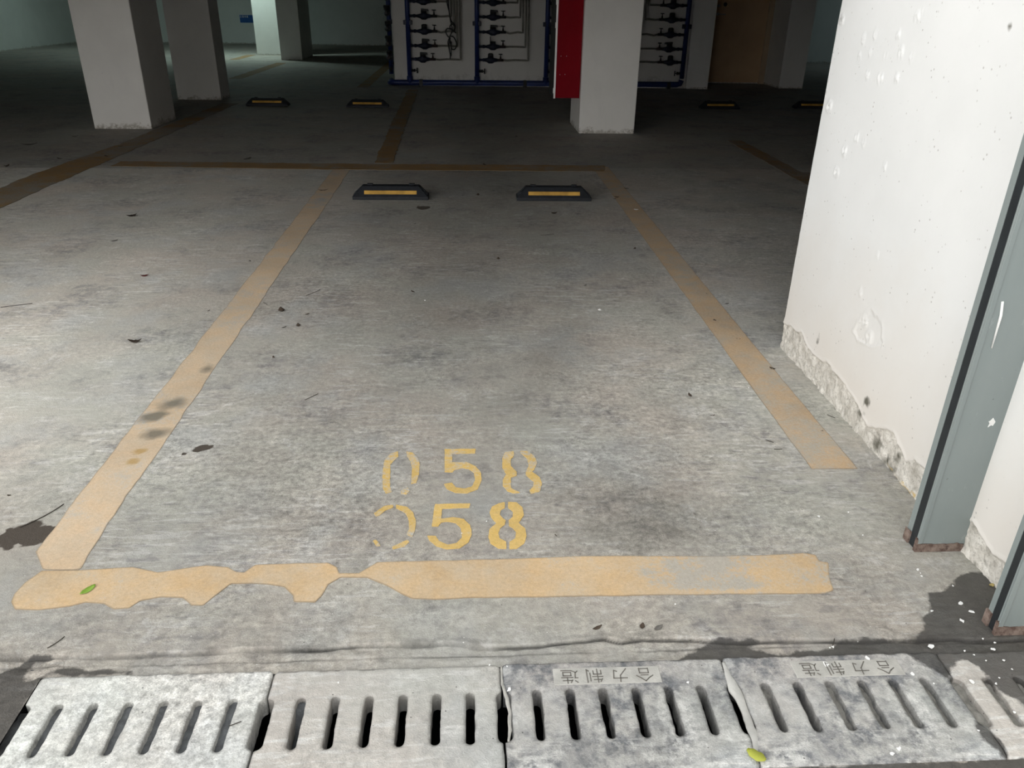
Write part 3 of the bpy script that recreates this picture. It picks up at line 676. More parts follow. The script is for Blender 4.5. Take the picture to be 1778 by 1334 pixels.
# ================================================================== DRAIN COVER SLABS
CH = {'he': [[(.5,.95),(.27,.72),(.05,.56)], [(.5,.95),(.73,.72),(.95,.56)], [(.3,.53),(.7,.53)], [(.25,.38),(.25,.05)], [(.25,.38),(.75,.38)], [(.75,.38),(.75,.05)], [(.25,.08),(.75,.08)]],
      'li': [[(.1,.7),(.85,.7),(.78,.15),(.62,.22)], [(.5,.95),(.45,.5),(.1,.05)]],
      'zhi': [[(.2,.9),(.1,.72)], [(.15,.76),(.55,.76)], [(.05,.55),(.62,.55)], [(.33,.95),(.33,.02)], [(.12,.12),(.12,.38),(.55,.38),(.55,.14)], [(.74,.85),(.74,.3)], [(.92,.95),(.92,.05),(.8,.14)]],
      'zao': [[(.08,.92),(.2,.8)], [(.05,.6),(.2,.6),(.17,.25),(.05,.12)], [(.14,.22),(.4,.07),(.95,.07)], [(.45,.92),(.36,.75)], [(.4,.78),(.88,.78)], [(.63,.96),(.63,.56)], [(.32,.57),(.95,.57)], [(.42,.2),(.42,.44),(.85,.44),(.85,.2),(.42,.2)]]}
def slab_sdf(xa, xb, rag, seed, right_full=True):
    ya, yb = SLAB_Y0, SLAB_Y1
    cx, cy, hx, hy, r = (xa+xb)/2, (ya+yb)/2, (xb-xa)/2, (yb-ya)/2, .012
    def slots(): 
        k = []; i = 0
        while True:
            sx = xa + SLOT_P*i + .0005
            if sx > xb+.02: break
            k.append((sx, 0.0165 if (i == 0 or abs(sx-xb) < .02) else .0108)); i += 1
        return k
    SL = slots()
    def f(x, y):
        qx = np.abs(x-cx)-hx+r; qy = np.abs(y-cy)-hy+r
        d = np.hypot(np.maximum(qx, 0), np.maximum(qy, 0))+np.minimum(np.maximum(qx, qy), 0)-r
        d = d + rag*fbm(x*30, y*30, seed, 3)
        for sx, rad in SL:
            t = np.clip(y, 1.172+rad, 1.312-rad)
            s = np.hypot(x-sx, y-t)-rad+.0045*fbm(x*45, y*45, seed+9, 3)
            d = np.maximum(d, -s)
        return d
    return f, SL
slab_labels = ['pale clean cement drain cover slab at the far left of the row', 'grey cement drain cover slab with open dark slots, second from the left', 'mottled blue-grey drain slab with a clear inscription, in the middle of the row', 'mottled drain slab with a dusty inscription and mud-filled slots, right of the grey rag', 'partly damp drain cover slab at the far right end of the row']
mats = ['slab_pale', 'slab_mid', 'slab_blue', 'slab_blue', 'slab_mid']
tones = [1.08, .97, .93, .95, 1.05]
fills = [(0, 1, 2, 3, 4, 5, 6), (1,), (), (1, 3, 4, 5, 6, 7), (0, 1, 2, 3)]
for i in range(5):
    xa = SLAB_X0+PITCH_X*i+.0022; xb = min(SLAB_X0+PITCH_X*(i+1)-.0022, XR)
    if i == 4: xb = WALL_X+.25
    f, SL = slab_sdf(xa, xb, .004 if i != 3 else .008, 500+i*20)
    lift = [.002, .0, .003, .0045, .001][i]
    V, Fc, sd = sdf_sheet(f, (xa-.006, xb+.006, SLAB_Y0-.006, SLAB_Y1+.006), .0052, .052,
        lambda x, y, s: lift + .0016*fbm(x*26, y*26, 600+i, 4) - .0026*np.exp(np.clip(s, -1, 0)/.0022) - .004*np.clip((SLAB_Y0+.03-y)/.03, 0, 1)*(i >= 2))
    x, y = V[:, 0], V[:, 1]
    t = thing('drain_slab', slab_labels[i], 'drain cover', ((xa+xb)/2, SLAB_Y0, 0), group='slotted drain cover slabs')
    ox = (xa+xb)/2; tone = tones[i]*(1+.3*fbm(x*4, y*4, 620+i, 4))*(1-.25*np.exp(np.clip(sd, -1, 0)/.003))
    wet = wet_sd(x, y)
    Vl = V.copy(); Vl[:, 0] -= ox; Vl[:, 1] -= SLAB_Y0
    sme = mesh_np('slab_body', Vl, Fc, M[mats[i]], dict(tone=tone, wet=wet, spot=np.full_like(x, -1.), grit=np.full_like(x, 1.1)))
    sme.polygons.foreach_set('use_smooth', [abs(p.normal.z) > .5 for p in sme.polygons])
    link('slab_body', sme, t)
    for k in fills[i]:
        if k >= len(SL): continue
        sx, rad = SL[k]; dep = -.013-.008*random.random() if i != 3 else -.018-.006*random.random()
        if k == 0 and i == 0: dep = -.03
        X, Y, Fg = grid_np(sx-rad-.006, sx+rad+.006, 1.165, 1.318, .004, .004)
        Z = dep + .012*fbm(X*60, Y*60, 700+i*10+k, 4) + .01*fbm(X*12, Y*16, 760+i*10+k, 2)
        if i == 3 and k == 1 or (i == 1): Z = Z - .05*np.clip((1.29-Y)/.05, 0, 1)
        Vd = np.stack([X-ox, Y-SLAB_Y0, Z], 1)
        o = link('slot_mud', mesh_np('slot_mud', Vd, Fg, M['mud_tan' if i >= 3 else 'mud'], None, True), t); o['kind'] = 'stuff'
    if i in (2, 3):
        p0 = [(950,1160),(1152,1163),(1150,1190),(955,1201)] if i == 2 else [(1365,1158),(1565,1150),(1560,1184),(1385,1192)]
        q = gp(p0); xs = [a for a, b in q]; ys = [b for a, b in q]; pxa, pxb = min(xs)+.012, max(xs)-.012
        pya, pyb = 1.322, 1.372
        zt = lift+.0012
        pl = MB().box(pxa-ox, pxb-ox, pya-SLAB_Y0, pyb-SLAB_Y0, -.004, zt, .0012).build('inscription_plate', M['plate'], t)
        csz = .043; gap = (pxb-pxa-4*csz)/5
        for ci, key in enumerate(('he', 'li', 'zhi', 'zao')):      # reads the right way up from the garage side
            mb = MB(); hx = pxb-gap-(csz+gap)*ci; hy = pyb-.005
            for st in CH[key]:
                for (ax, ay), (bx, by) in zip(st[:-1], st[1:]):
                    A = Vector((hx-ax*csz-ox, hy-ay*csz-SLAB_Y0, 0)); B = Vector((hx-bx*csz-ox, hy-by*csz-SLAB_Y0, 0))
                    dr = (B-A).normalized(); pn = Vector((-dr.y, dr.x, 0))*.0019; A -= dr*.001; B += dr*.001
                    mb.hexa([(*(A-pn).xy, zt-.001), (*(B-pn).xy, zt-.001), (*(B+pn).xy, zt-.001), (*(A+pn).xy, zt-.001), (*(A-pn*.5).xy, zt+.0011), (*(B-pn*.5).xy, zt+.0011), (*(B+pn*.5).xy, zt+.0011), (*(A+pn*.5).xy, zt+.0011)])
            mb.build('character', M['letter'], pl)

# grey rags and mortar pressed into the joints
def rag(pts, rads, label, seed, mat, flat=.55, cat='rag', name='rag_strip'):
    P = [Vector((*G(*p), z)) for p, z in pts]
    Q, Rr = [], []
    for i in range(len(P)-1):
        for k in range(6):
            u = k/6; Q.append(P[i].lerp(P[i+1], u)); Rr.append(rads[i]*(1-u)+rads[i+1]*u)
    Q.append(P[-1]); Rr.append(rads[-1])
    mb = MB().tube(Q, Rr, 14)
    for v in mb.bm.verts:
        k = float(fbm(v.co.x*40+seed, v.co.y*40, 801, 3)); v.co.x += .006*k; v.co.z = v.co.z*flat + .004*float(fbm(v.co.x*60, v.co.y*60+seed, 803, 3))
    for fc in mb.bm.faces: fc.smooth = True
    return tag(mb.build(name, mat), label, cat)
rag([((1256,1152), .006), ((1262,1172), .006), ((1276,1200), .002), ((1291,1230), .001), ((1302,1262), .001), ((1311,1284), .004), ((1312,1302), .0), ((1318,1318), -.004)],
    [.004, .007, .0145, .010, .009, .0085, .006, .003], 'crumpled dusty grey rag wedged between the third and fourth drain slabs', 3, M['rag'])
rag([((870,1158), .002), ((872,1190), .003), ((881,1214), .001), ((885,1240), .0), ((886,1270), .0), ((884,1288), -.002)], [.0025, .003, .0045, .004, .004, .0025], 'thin pale mortar strip along the joint between the second and third drain slabs', 5, M['mud_pale'], cat='mortar', name='mortar_strip')

# ================================================================== WHEEL STOPS
def wheel_stop():
    L, D, Hh = .298, .155, .10
    def seg(): pass
    t = thing('wheel_stop', 'x', 'wheel stop', group='rubber wheel stops')
    mb = MB()
    mb.hexa([(-L, 0, 0), (L, 0, 0), (L, D, 0), (-L, D, 0), (-L, .004, .028), (L, .004, .028), (L, D-.004, .028), (-L, D-.004, .028)], .004)
    mb.hexa([(-L+.004, .006, .026), (L-.004, .006, .026), (L-.004, D-.006, .026), (-L+.004, D-.006, .026), (-.222, .055, Hh), (.222, .055, Hh), (.222, D-.035, Hh), (-.222, D-.035, Hh)], .004)
    mb.build('stop_body', M['stop'], t)
    # recessed amber reflector on the sloping front
    n = Vector((0, -.074, .049)).normalized()
    def P(x, z, o): 
        yv = .006+(z-.026)/(Hh-.026)*.049
        return (x, yv+n.y*o, z+n.z*o)
    fr = MB(); fr.hexa([P(-.215, .036, -.004), P(.215, .036, -.004), P(.215, .072, -.004), P(-.215, .072, -.004), P(-.215, .036, .002), P(.215, .036, .002), P(.215, .072, .002), P(-.215, .072, .002)])
    fr.build('reflector_frame', M['stop'], t)
    rf = MB(); rf.hexa([P(-.205, .041, -.002), P(.205, .041, -.002), P(.205, .066, -.002), P(-.205, .066, -.002), P(-.205, .041, .004), P(.205, .041, .004), P(.205, .066, .004), P(-.205, .066, .004)])
    tag(rf.build('reflector', M['reflector'], t), 'amber reflective strip')
    for sx in (-1, 1):
        MB().box(sx*.165-.022, sx*.165+.022, .085, .118, Hh-.006, Hh+.009, .003).build('top_stud', M['stop'], t)
        e = MB(); e.hexa([(sx*.285, .03, .034), (sx*.235, .075, .075), (sx*.235, .09, .075), (sx*.285, .11, .034), (sx*.2915, .03, .037), (sx*.2415, .075, .084), (sx*.2415, .09, .084), (sx*.2915, .11, .037)])
        e.build('end_rib', M['stop_scuff'], t)
        bo = MB(); bo.tube([(sx*.262, .045, .04), (sx*.262, .045, .062)], .011, 10); bo.build('bolt', M['stop_scuff'], t)
    return t
def dup(root):
    r = root.copy(); COL.objects.link(r)
    for ch in root.children:
        c = ch.copy(); COL.objects.link(c); c.parent = r
        for g in ch.children:
            d = g.copy(); COL.objects.link(d); d.parent = c
    return r
ws0 = wheel_stop()
spots = [(-.626, 6.205, 'black rubber wheel stop in the middle of the picture, left of the near pair'), (.668, 6.185, 'black rubber wheel stop in the middle of the picture, right of the near pair'),
         (-2.89, 11.95, 'dim far wheel stop next to the rear left column'), (-1.457, 11.87, 'dim far wheel stop in front of the left end of the meter wall'),
         (3.74, 12.07, 'dim far wheel stop in front of the tan door'), (5.22, 12.2, 'dim far wheel stop half hidden by the white wall edge')]
for i, (x, y, lab) in enumerate(spots):
    o = ws0 if i == 0 else dup(ws0); o.location = (x, y, 0); o['label'] = lab
    if i == 1: o.rotation_euler = (0, 0, -.012)
    if i > 1: o.rotation_euler = (0, 0, random.uniform(-.03, .03))

# ================================================================== RED CABINET
c = thing('fire_cabinet', 'tall red fire cabinet fixed to the left face of the white column', 'cabinet', (1.0, 9.72, .39))
MB().box(.014, .298, 0, .62, 0, 1.5, .004).build('cabinet_body', M['red'], c)
dr = MB().box(-.004, .012, .012, .62, -.004, 1.5, .002).build('cabinet_door', M['dark_grey'], c); tag(dr, 'dark grey cabinet door'); tag(MB().box(-.008, .013, -.006, .012, -.004, 1.5, .001).build('door_edge', M['white_metal'], dr), 'bright white edge strip of the door')
for z in (.08, .78, 1.02):
    MB().tube([(-.010, .006, z-.03), (-.010, .006, z+.03)], .006, 8).build('hinge', M['white_metal'], dr)
for x, z in ((.064, .457), (.128, .458), (.06, .258), (.118, .26)):
    MB().tube([(x, -.003, z), (x, .004, z)], .004, 8).build('rivet', M['steel'], c)

# ================================================================== WATER METERS
def meter_riser(x, sgn, y, label, rows, kinds, with_service=True, side=False):
    t = thing('meter_riser', label, 'water pipes', (x, y, 0), group='blue meter risers')
    if side: t.rotation_euler = (0, 0, -math.pi/2)
    MB().tube([(0, 0, .175), (0, 0, 2.4)], .040, 14).build('riser_pipe', M['blue_pipe'], t)
    for z in (1.03, 2.0):
        cl = MB(); cl.box(-.075, .075, -.03, .055, z-.035, z+.035, .004); cl.build('pipe_clamp', M['dark_blue'], t)
    # drain tap near the foot
    tp = MB(); tp.tube([(sgn*.03, 0, .262), (sgn*.10, 0, .262)], .020, 10); tp.tube([(sgn*.085, 0, .262), (sgn*.10, 0, .262)], .028, 10); d = tp.build('drain_tap', M['black_iron'], t)
    hd = MB(); hd.tube([(sgn*.10, 0, .262), (sgn*.135, 0, .262)], .008, 8); hd.tube([(sgn*.135, 0, .218), (sgn*.135, 0, .306)], .011, 8); hd.build('tap_handle', M['black_iron'], d)
    for k, (z, kd) in enumerate(zip(rows, kinds)):
        mx = sgn*(.28 if k else .24)
        br = MB(); br.tube([(sgn*.03, 0, z), (mx-sgn*.09, 0, z)], .022, 10); br.tube([(sgn*.10, 0, z), (sgn*.135, 0, z)], .029, 10); br.build('branch_pipe', M['dark_blue'], t)
        me = MB(); me.tube([(mx-sgn*.11, 0, z), (mx-sgn*.07, 0, z), (mx-sgn*.03, 0, z-.004), (mx+sgn*.03, 0, z-.004), (mx+sgn*.07, 0, z), (mx+sgn*.12, 0, z)], [.026, .034, .054, .054, .034, .026], 12)
        me.tube([(mx, 0, z-.03), (mx, 0, z+.055)], .050, 14); b = me.build('water_meter', M['dark_blue'], t)
        cp = MB()
        if kd == 0:
            cp.tube([(mx, 0, z+.05), (mx, 0, z+.10), (mx, 0, z+.112)], [.050, .047, .03], 14)
        elif kd == 1:                                # lid half open, hanging over
            cp.tube([(mx, 0, z+.05), (mx, 0, z+.095)], .050, 14)
            cp.hexa([(mx-sgn*.045, -.05, z+.09), (mx+sgn*.085, -.05, z+.078), (mx+sgn*.085, .05, z+.078), (mx-sgn*.045, .05, z+.09), (mx-sgn*.045, -.05, z+.115), (mx+sgn*.075, -.05, z+.108), (mx+sgn*.075, .05, z+.108), (mx-sgn*.045, .05, z+.115)])
        else:                                        # lid standing up
            cp.tube([(mx, 0, z+.05), (mx, 0, z+.085)], .046, 14); cp.box(mx-.052, mx-.040, -.045, .045, z+.05, z+.165)
        cp.build('meter_cap', M['black_iron'], b)
        vx = mx+sgn*.175
        va = MB(); va.tube([(vx-sgn*.06, 0, z), (vx+sgn*.05, 0, z)], .023, 10); va.tube([(vx, 0, z), (vx, 0, z+.065)], [.022, .010], 10); v = va.build('gate_valve', M['valve_red'] if k < 2 else M['black_iron'], t)
        hh = MB(); hh.tube([(vx, 0, z+.06), (vx, 0, z+.095)], .008, 8); hh.tube([(vx, 0, z+.088), (vx, 0, z+.102)], .034, 12); hh.build('valve_handle', M['black_iron'], v)
        if with_service:
            ex = sgn*(.90-.05*k)
            sg = .012*math.sin(k*2.1)
            sv = MB(); sv.tube([(vx+sgn*.05, 0, z), (vx+sgn*.12, .0, z-.006+sg), (vx+sgn*.25, 0, z+.004), (ex-sgn*.03, 0, z), (ex, 0, z+.0), (ex, 0, z+.03), (ex, .0, 2.4)], .0155, 8)
            sv.build('service_pipe', M['grey_pipe'], t)
    return t
ROWS = [.447, .664, .897, 1.135, 1.36, 1.59]
meter_riser(-1.045, 1, 14.9, 'blue riser with five branched water meters and a dangling cable, leftmost on the meter wall', ROWS, [1, 1, 0, 1, 0, 0])
meter_riser(.145, 1, 14.9, 'blue riser with water meters in the middle of the meter wall', ROWS, [0, 2, 1, 1, 0, 1])
meter_riser(1.372, 1, 14.9, 'blue riser just left of the red cabinet', ROWS, [0, 0, 0, 0, 0, 0])
meter_riser(3.83, -1, 14.9, 'blue riser with meters facing left, seen right of the white column', ROWS, [0, 1, 0, 0, 0, 0])
meter_riser(-1.395, 1, 15.22, 'riser with meters in profile round the left corner of the meter wall', [.47, .70, .94, 1.18, 1.42], [0, 1, 0, 1, 0], False, True)
mp = thing('manifold_pipe', 'thick blue pipe running along the foot of the meter wall', 'pipe', (0, 14.9, .06))
MB().tube([(-1.40, .32, 0), (-1.40, .06, 0), (-1.36, .01, 0), (-1.30, 0, 0), (3.75, 0, .015), (3.81, 0, .03), (3.83, 0, .09)], .048, 14).build('pipe', M['blue_pipe'], mp)
for x in (-1.045, .145, 1.372):
    MB().tube([(x, 0, 0), (x, 0, .11)], .052, 14).build('tee_joint', M['blue_pipe'], mp)
for x in (-.85, 1.0, 3.6):
    MB().box(x-.03, x+.03, -.05, .06, -.06, .055, .004).build('pipe_bracket', M['black_iron'], mp)
# dangling cable
def cable(pts, r=.0065):
    pts = [Vector(p) for p in pts]; out = []
    for i in range(len(pts)-1):
        p0 = pts[max(i-1, 0)]; p1 = pts[i]; p2 = pts[i+1]; p3 = pts[min(i+2, len(pts)-1)]
        for k in range(6):
            u = k/6; out.append(.5*((2*p1)+(p2-p0)*u+(2*p0-5*p1+4*p2-p3)*u*u+(3*p1-p0-3*p2+p3)*u**3))
    out.append(pts[-1]); return out, r
def cpx(px, py): x, z = onY(14.80, 660+px/11.11, py/11.11); return (x, 14.80, z)
cb = thing('hanging_cable', 'knotted black cable hanging in loops over the left meters', 'cable', (0, 0, 0))
for strand in ([(1260,-300),(1290,40),(1330,220),(1370,400),(1440,480),(1430,580),(1370,560),(1345,520),(1380,460),(1430,500)],
               [(1300,-300),(1320,100),(1350,350),(1390,560),(1370,640),(1340,720),(1310,820),(1330,940),(1355,1060),(1350,1140)],
               [(1390,570),(1300,550),(1265,610),(1300,690),(1340,710),(1400,600),(1465,640)],
               [(1350,700),(1420,720),(1475,840),(1450,940),(1390,950),(1370,880),(1340,740)],
               [(1355,720),(1330,850),(1340,980),(1365,1080),(1372,960),(1370,800)]):
    pts, r = cable([cpx(*p) for p in strand]); MB().tube(pts, .0105, 6).build('cable_strand', M['cable'], cb)

# ---- blue notice on the far wall
sg = thing('wall_sign', 'small blue notice with white characters on the far wall', 'sign', (-6.91, 27.29, .715))
MB().box(-.215, .215, -.012, .008, -.12, .12).build('sign_border', M['sign_white'], sg)
pn = MB().box(-.205, .205, -.016, .0, -.11, .11).build('sign_panel', M['sign_blue'], sg)
GL = [[[(.2,.9),(.8,.9)],[(.5,.9),(.5,.1)],[(.1,.1),(.9,.1)]], [[(.15,.95),(.15,.05),(.85,.05),(.85,.95),(.15,.95)],[(.15,.5),(.85,.5)]], [[(.1,.85),(.9,.85)],[(.5,.95),(.5,.4)],[(.8,.6),(.15,.05)],[(.2,.6),(.9,.05)]], [[(.9,.9),(.1,.9),(.1,.1),(.9,.1)],[(.75,.75),(.3,.3)],[(.3,.75),(.75,.3)]]]
for i, gl in enumerate(GL):
    mb = MB(); x0 = -.195+i*.068
    for st in gl:
        for (ax, ay), (bx, by) in zip(st[:-1], st[1:]):
            A = Vector((x0+ax*.052, -.018, .035+ay*.058)); B = Vector((x0+bx*.052, -.018, .035+by*.058)); dr_ = (B-A).normalized(); q = Vector((-dr_.z, 0, dr_.x))*.005
            mb.hexa([A-q, B-q, B+q, A+q, A-q+Vector((0, .004, 0)), B-q+Vector((0, .004, 0)), B+q+Vector((0, .004, 0)), A+q+Vector((0, .004, 0))])
    mb.build('character', M['sign_white'], pn)

# ================================================================== CEILING LAMPS
def lamp(x, y, label, power, col=(.76, 1.0, .93)):
    t = thing('ceiling_lamp', label, 'lamp', (x, y, CEIL_H-.5), group='fluorescent lamps')
    MB().box(-.6, .6, -.06, .06, .06, .10, .004).build('lamp_body', M['lamp_body'], t)
    MB().tube([(-.58, 0, .03), (.58, 0, .03)], .014, 10).build('lamp_tube', M['tube'], t)
    for sx in (-.5, .5): MB().tube([(sx, 0, .10), (sx, 0, .5)], .006, 6).build('lamp_rod', M['lamp_body'], t)
    ld = bpy.data.lights.new('lamp_light', 'AREA'); ld.shape = 'RECTANGLE'; ld.size = 1.16; ld.size_y = .05; ld.energy = power; ld.color = col
    lo = bpy.data.objects.new('lamp_light', ld); COL.objects.link(lo); lo.parent = t; lo.location = (0, 0, -.01)
lamp(-5.9, 21.6, 'fluorescent lamp over the far columns', 52)
lamp(-10.2, 23.0, 'fluorescent lamp by the far left wall', 8)
lamp(10.5, 19.5, 'fluorescent lamp in the far right corner', 8, (.75, .95, 1.0))

# ================================================================== LITTER
def leaf_mesh(name, mat, L, Wd, curl, seed, pointed=True):
    n = 9; V = []; Fc = []; rr = random.Random(seed)
    for i in range(n):
        u = i/(n-1); w = Wd*math.sin(math.pi*min(max(u, .03), .97))**(.75 if pointed else .5)*(1+.25*(rr.random()-.5))
        for j in (-1, 0, 1):
            V.append(((u-.5)*L, j*w*.5, .0012+curl*((u-.5)**2)*L*4+abs(j)*curl*w*.8+.0015*rr.random()))
    for i in range(n-1):
        for j in range(2): Fc.append((i*3+j, i*3+j+1, i*3+j+4, i*3+j+3))
    b = len(V); V2 = V + [(x, y, z-.0009) for x, y, z in V]
    Fc2 = Fc + [tuple(b+k for k in f[::-1]) for f in Fc]
    ring = [0, 1, 2] + [i*3+2 for i in range(1, n)] + [(n-1)*3+1, (n-1)*3] + [i*3 for i in range(n-2, 0, -1)]
    Fc2 += [(ring[i], b+ring[i], b+ring[(i+1) % len(ring)], ring[(i+1) % len(ring)]) for i in range(len(ring))]
    return mesh_np(name, V2, Fc2, mat, None, True)
leafs = [leaf_mesh('dry_leaf', M['leaf_dry'], 1, .38, .14, 1), leaf_mesh('dry_leaf', M['leaf_dry'], 1, .6, .22, 2), leaf_mesh('dry_leaf', M['leaf_grey'], 1, .45, .12, 3)]
def put(name, me, px, size, rz, label, cat, group=None, z=.0):
    o = link(name, me); x, y = G(*px); o.location = (x, y, z); o.scale = (size, size, size); o.rotation_euler = (0, 0, rz)
    return tag(o, label, cat, group)
DRY = [(717,507,.035),(518,566,.035),(493,569,.03),(533,546,.028),(489,540,.055),(434,454,.03),(362,540,.022),(229,376,.07),(198,419,.05),(185,272,.07),(209,255,.05),(51,252,.16),(130,237,.08),(12,289,.06),(429,277,.12),(104,276,.07),(475,621,.02),(1262,528,.03),(1282,589,.022),(1241,557,.022),(1228,511,.022),(1102,432,.04),(865,450,.035),(865,428,.02),(1237,722,.022),(1341,641,.028),(896,238,.08),(841,287,.08),(1071,343,.04),(1067,346,.04),(1088,328,.05),(830,339,.045),(720,389,.03),(803,340,.03),(962,371,.05),(1016,496,.03),(1198,687,.035),(1427,749,.012),(1419,739,.012),(965,930,.012),(1115,1089,.022),(1143,1091,.03),(1037,1091,.03),(16,861,.014),(1206,893,.012),(228,753,.01)]
LEAF_LABEL = {(717,507): 'small dark curled leaf alone in the middle of the bay', (51,252): 'large dim leaf on the dark floor left of the large left column',
 (130,237): 'dim leaf just before the foot of the large left column', (429,277): 'dim leaf on the far cross line left of the bay', (229,376): 'dark leaf on the grey floor between the far left line and the bay',
 (896,238): 'dim leaf on the dark floor before the column with the red cabinet', (1341,641): 'dark leaf bit on the right line nearest the white wall corner', (1115,1089): 'brownish leaf on the floor above the inscribed slab, left of the damp patch',
 (489,540): 'flat grey leaf bit just right of the left line', (16,861): 'tiny dark leaf bit at the left edge above the oil stain', (12,289): 'dim leaf bit at the far left edge on the dark floor', (1198,687): 'grey leaf bit in the bay near the right line',
 (1262,528): 'dark leaf bit on the floor between the right line and the white wall', (720,389): 'dark leaf bit below the left near wheel stop', (962,371): 'dark leaf bit below the right near wheel stop'}
for i, (x, y, s) in enumerate(DRY):
    rot = random.uniform(0, 6.28); gx, gy = G(x, y)
    lab = LEAF_LABEL.get((x, y)); grp = None
    if not lab:
        if gx < -1.3: grp = 'leaf bits left of the bay'; lab = 'small dark leaf bit on the floor left of the long left line'
        elif gy < 1.7: grp = 'leaf bits by the drain'; lab = 'dark leaf bit on the rough strip before the mottled drain slabs'
        elif gx > 1.15: grp = 'leaf bits by the right line'; lab = 'small dark leaf bit on or beside the right painted line'
        elif gy > 5.5: grp = 'leaf bits near the wheel stops'; lab = 'small dark leaf bit on the dim floor around the near wheel stops'
        elif gx < -.3: grp = 'leaf bits left in the bay'; lab = 'small dark leaf bit inside the bay near the left line'
        else: grp = 'leaf bits right in the bay'; lab = 'small dark leaf bit inside the right half of the bay'
    put('dry_leaf', leafs[i % 3], (x, y), s, rot, lab, 'leaf', grp)
put('dry_leaf', leaf_mesh('dry_leaf', M['leaf_dry'], 1, .34, .12, 9), (561, 331), .085, .2, 'brown dry leaf on the far end of the left painted line', 'leaf')
put('dry_leaf', leaf_mesh('dry_leaf', M['leaf_red'], 1, .5, .25, 10), (251, 480), .045, .4, 'dark red dry leaf on the bright floor left of the bay', 'leaf')
put('dry_leaf', leaf_mesh('dry_leaf', M['leaf_dry'], 1, .5, .3, 11), (235, 595), .06, .15, 'curled black leaf on the bright floor left of the long painted line', 'leaf')
put('green_leaf', leaf_mesh('green_leaf', M['leaf_green'], 1, .52, .08, 12), (153, 1026), .045, 1.0, 'fresh green leaf on the left end of the chipped front line', 'leaf', z=.002)
put('lime_leaf', leaf_mesh('lime_leaf', M['leaf_lime'], 1, .62, .08, 13, False), (1312, 1316), .042, -.75, 'yellow-green leaf on the joint between two drain slabs', 'leaf', z=.006)
put('seed_husk', leaf_mesh('seed_husk', M['seed'], 1, .8, .3, 14, False), (1721, 1018), .016, .4, 'round tan seed husk on the damp floor by the near rail', 'seed')
TWIG_LABEL = {544: 'thin twig in the bay beside the upper part of the left line', 461: 'short bent twig touching the right edge of the left line', 29: 'long thin twig on the bright floor at the left edge', 541: 'faint twig in the left half of the bay above the numbers',
 1351: 'short dark twig on the right line below the wall corner', 1336: 'short slanting twig left of the right line end', 1443: 'short twig on the cement between right line and wall foot', 98: 'thin twig on the rough floor below the left end of the front line', 75: 'long curved twig across the oil stain at the left edge',
 950: 'curved fibre just below the right near wheel stop', 1447: 'short twig at the edge of the damp band', 409: 'thin twig on the pale left drain slab'}
for px, py, s, rz, cy_ in ((544,509,.11,1.0,.2),(461,528,.05,2.2,.5),(29,531,.14,.4,.1),(541,690,.07,.9,.1),(1351,781,.03,.0,.2),(1336,767,.03,2.4,.1),(1443,724,.035,2.2,.1),(98,1117,.045,1.0,.6),(75,897,.14,1.0,.6),(950,408,.1,.25,.8),(1447,1117,.03,1.,.3),(409,1260,.026,.45,.1)):
    pts = [((u-.5), cy_*.4*(u-.5)**2-cy_*.05, .002) for u in [k/8 for k in range(9)]]
    me = MB().tube([(a*s, b*s, .0022) for a, b, c_ in pts], max(.0011, s*.011), 6).mesh('twig', M['twig'])
    o = link('twig', me); x, y = G(px, py); o.location = (x, y, .003 if px == 409 else 0); o.rotation_euler = (0, 0, rz)
    tag(o, TWIG_LABEL[px], 'twig', 'twigs and fibres')
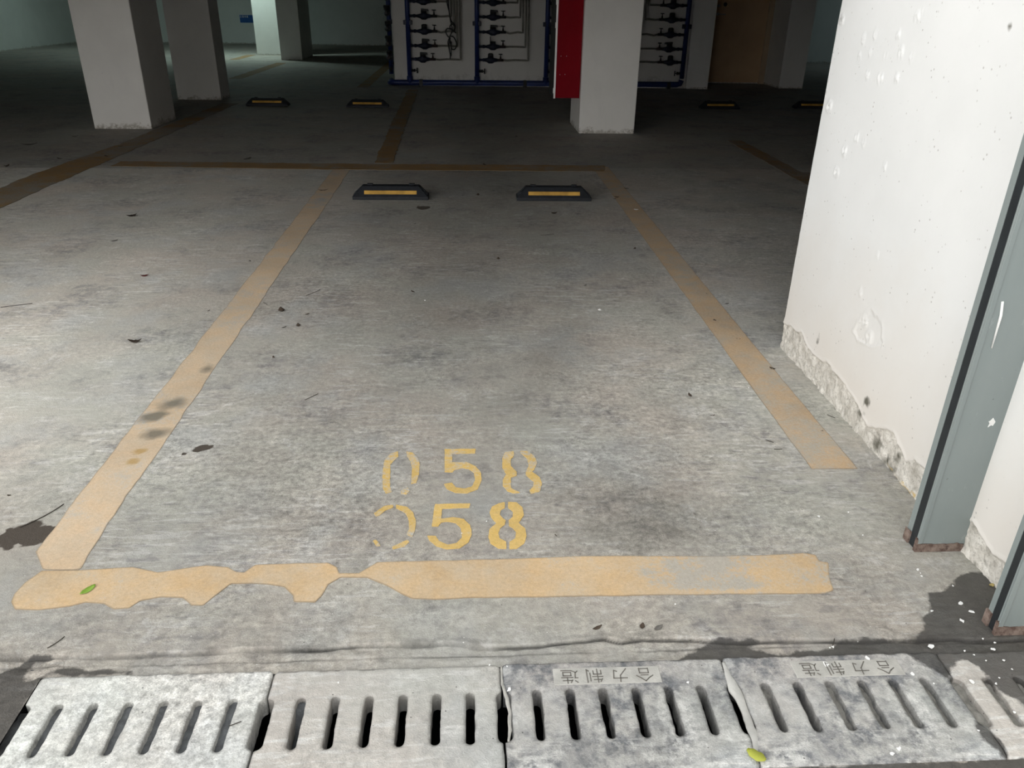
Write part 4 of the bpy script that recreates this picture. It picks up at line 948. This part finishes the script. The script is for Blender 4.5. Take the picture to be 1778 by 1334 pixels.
CHIPS = [(1041,538,.026),(1104,364,.05),(1593,990,.012),(1598,996,.006),(1667,1048,.016),(1686,1063,.018),(1671,1079,.018),(1654,1018,.009),(1618,1062,.009),(1706,1110,.008),(1727,1117,.008),(1618,1123,.024),(1724,1128,.015),(1674,1133,.007),(1422,897,.012),(1473,890,.008),(1600,1001,.006),(1498,930,.006),(1446,1124,.010),(1441,1126,.006),(1505,1146,.02),(1434,1158,.022),(1585,1174,.016),(1686,1187,.014),(1728,1190,.01),(1560,1303,.012),(1548,1312,.012),(884,1201,.016),(588,1188,.006),(880,1160,.006),(850,1158,.006),(1194,1188,.008),(845,906,.006),(802,927,.006),(1250,659,.012),(1300,674,.008),(968,540,.0),(738,522,.012),(1172,1050,.006),(1698,1272,.006),(1620,1190,.006),(1760,1240,.008),(1742,1150,.007),(1756,1165,.006),(1690,1140,.005),(1711,1150,.005),(1734,1180,.005)]
for i, (x, y, s) in enumerate(CHIPS):
    if s <= 0: continue
    rr = random.Random(900+i); n = 7; mb = MB(); r_ = [s*.36*(.35+.9*rr.random()) for k in range(n)]
    mb.prism([(r_[k]*math.cos(6.283*k/n)*(1.2), r_[k]*math.sin(6.283*k/n)) for k in range(n)], 0, .0018)
    onslab = G(x, y)[1] < SLAB_Y1
    o = mb.build('paint_flake', M['chip']); gx, gy = G(x, y); o.location = (gx, gy, .0045 if onslab else .0005); o.rotation_euler = (0, 0, rr.uniform(0, 3))
    lab = {(1041,538): 'white paint flake alone in the right half of the bay', (1104,364): 'white flake on the far part of the right line', (1618,1123): 'largest white flake on the damp band above the end slab',
           (1593,990): 'white flake on the dry floor below the farther rail', (884,1201): 'white flake at the joint between the second and third drain slabs', (1686,1187): 'white flake on the pale corner of the end slab',
           (1505,1146): 'white flake on the right end of the dusty inscription', (1434,1158): 'white flake on the left part of the dusty inscription'}.get((x, y)); grp = None
    if not lab:
        if onslab and gx > .6: grp = 'flakes on the right slabs'; lab = 'tiny white flake on or beside the right-hand drain slabs'
        elif onslab: grp = 'flakes on the left slabs'; lab = 'tiny white flake on the left or middle drain slabs'
        elif gx > 1.08 and gy < 1.72: grp = 'flakes on the damp patch'; lab = 'tiny white flake on the damp floor by the rails'
        elif gy < 1.6: grp = 'flakes at the damp band'; lab = 'tiny white flake at the edge of the damp band above the slabs'
        else: grp = 'flakes in the bay'; lab = 'tiny white flake scattered on the dry floor of the bay'
    tag(o, lab, 'flake', grp)
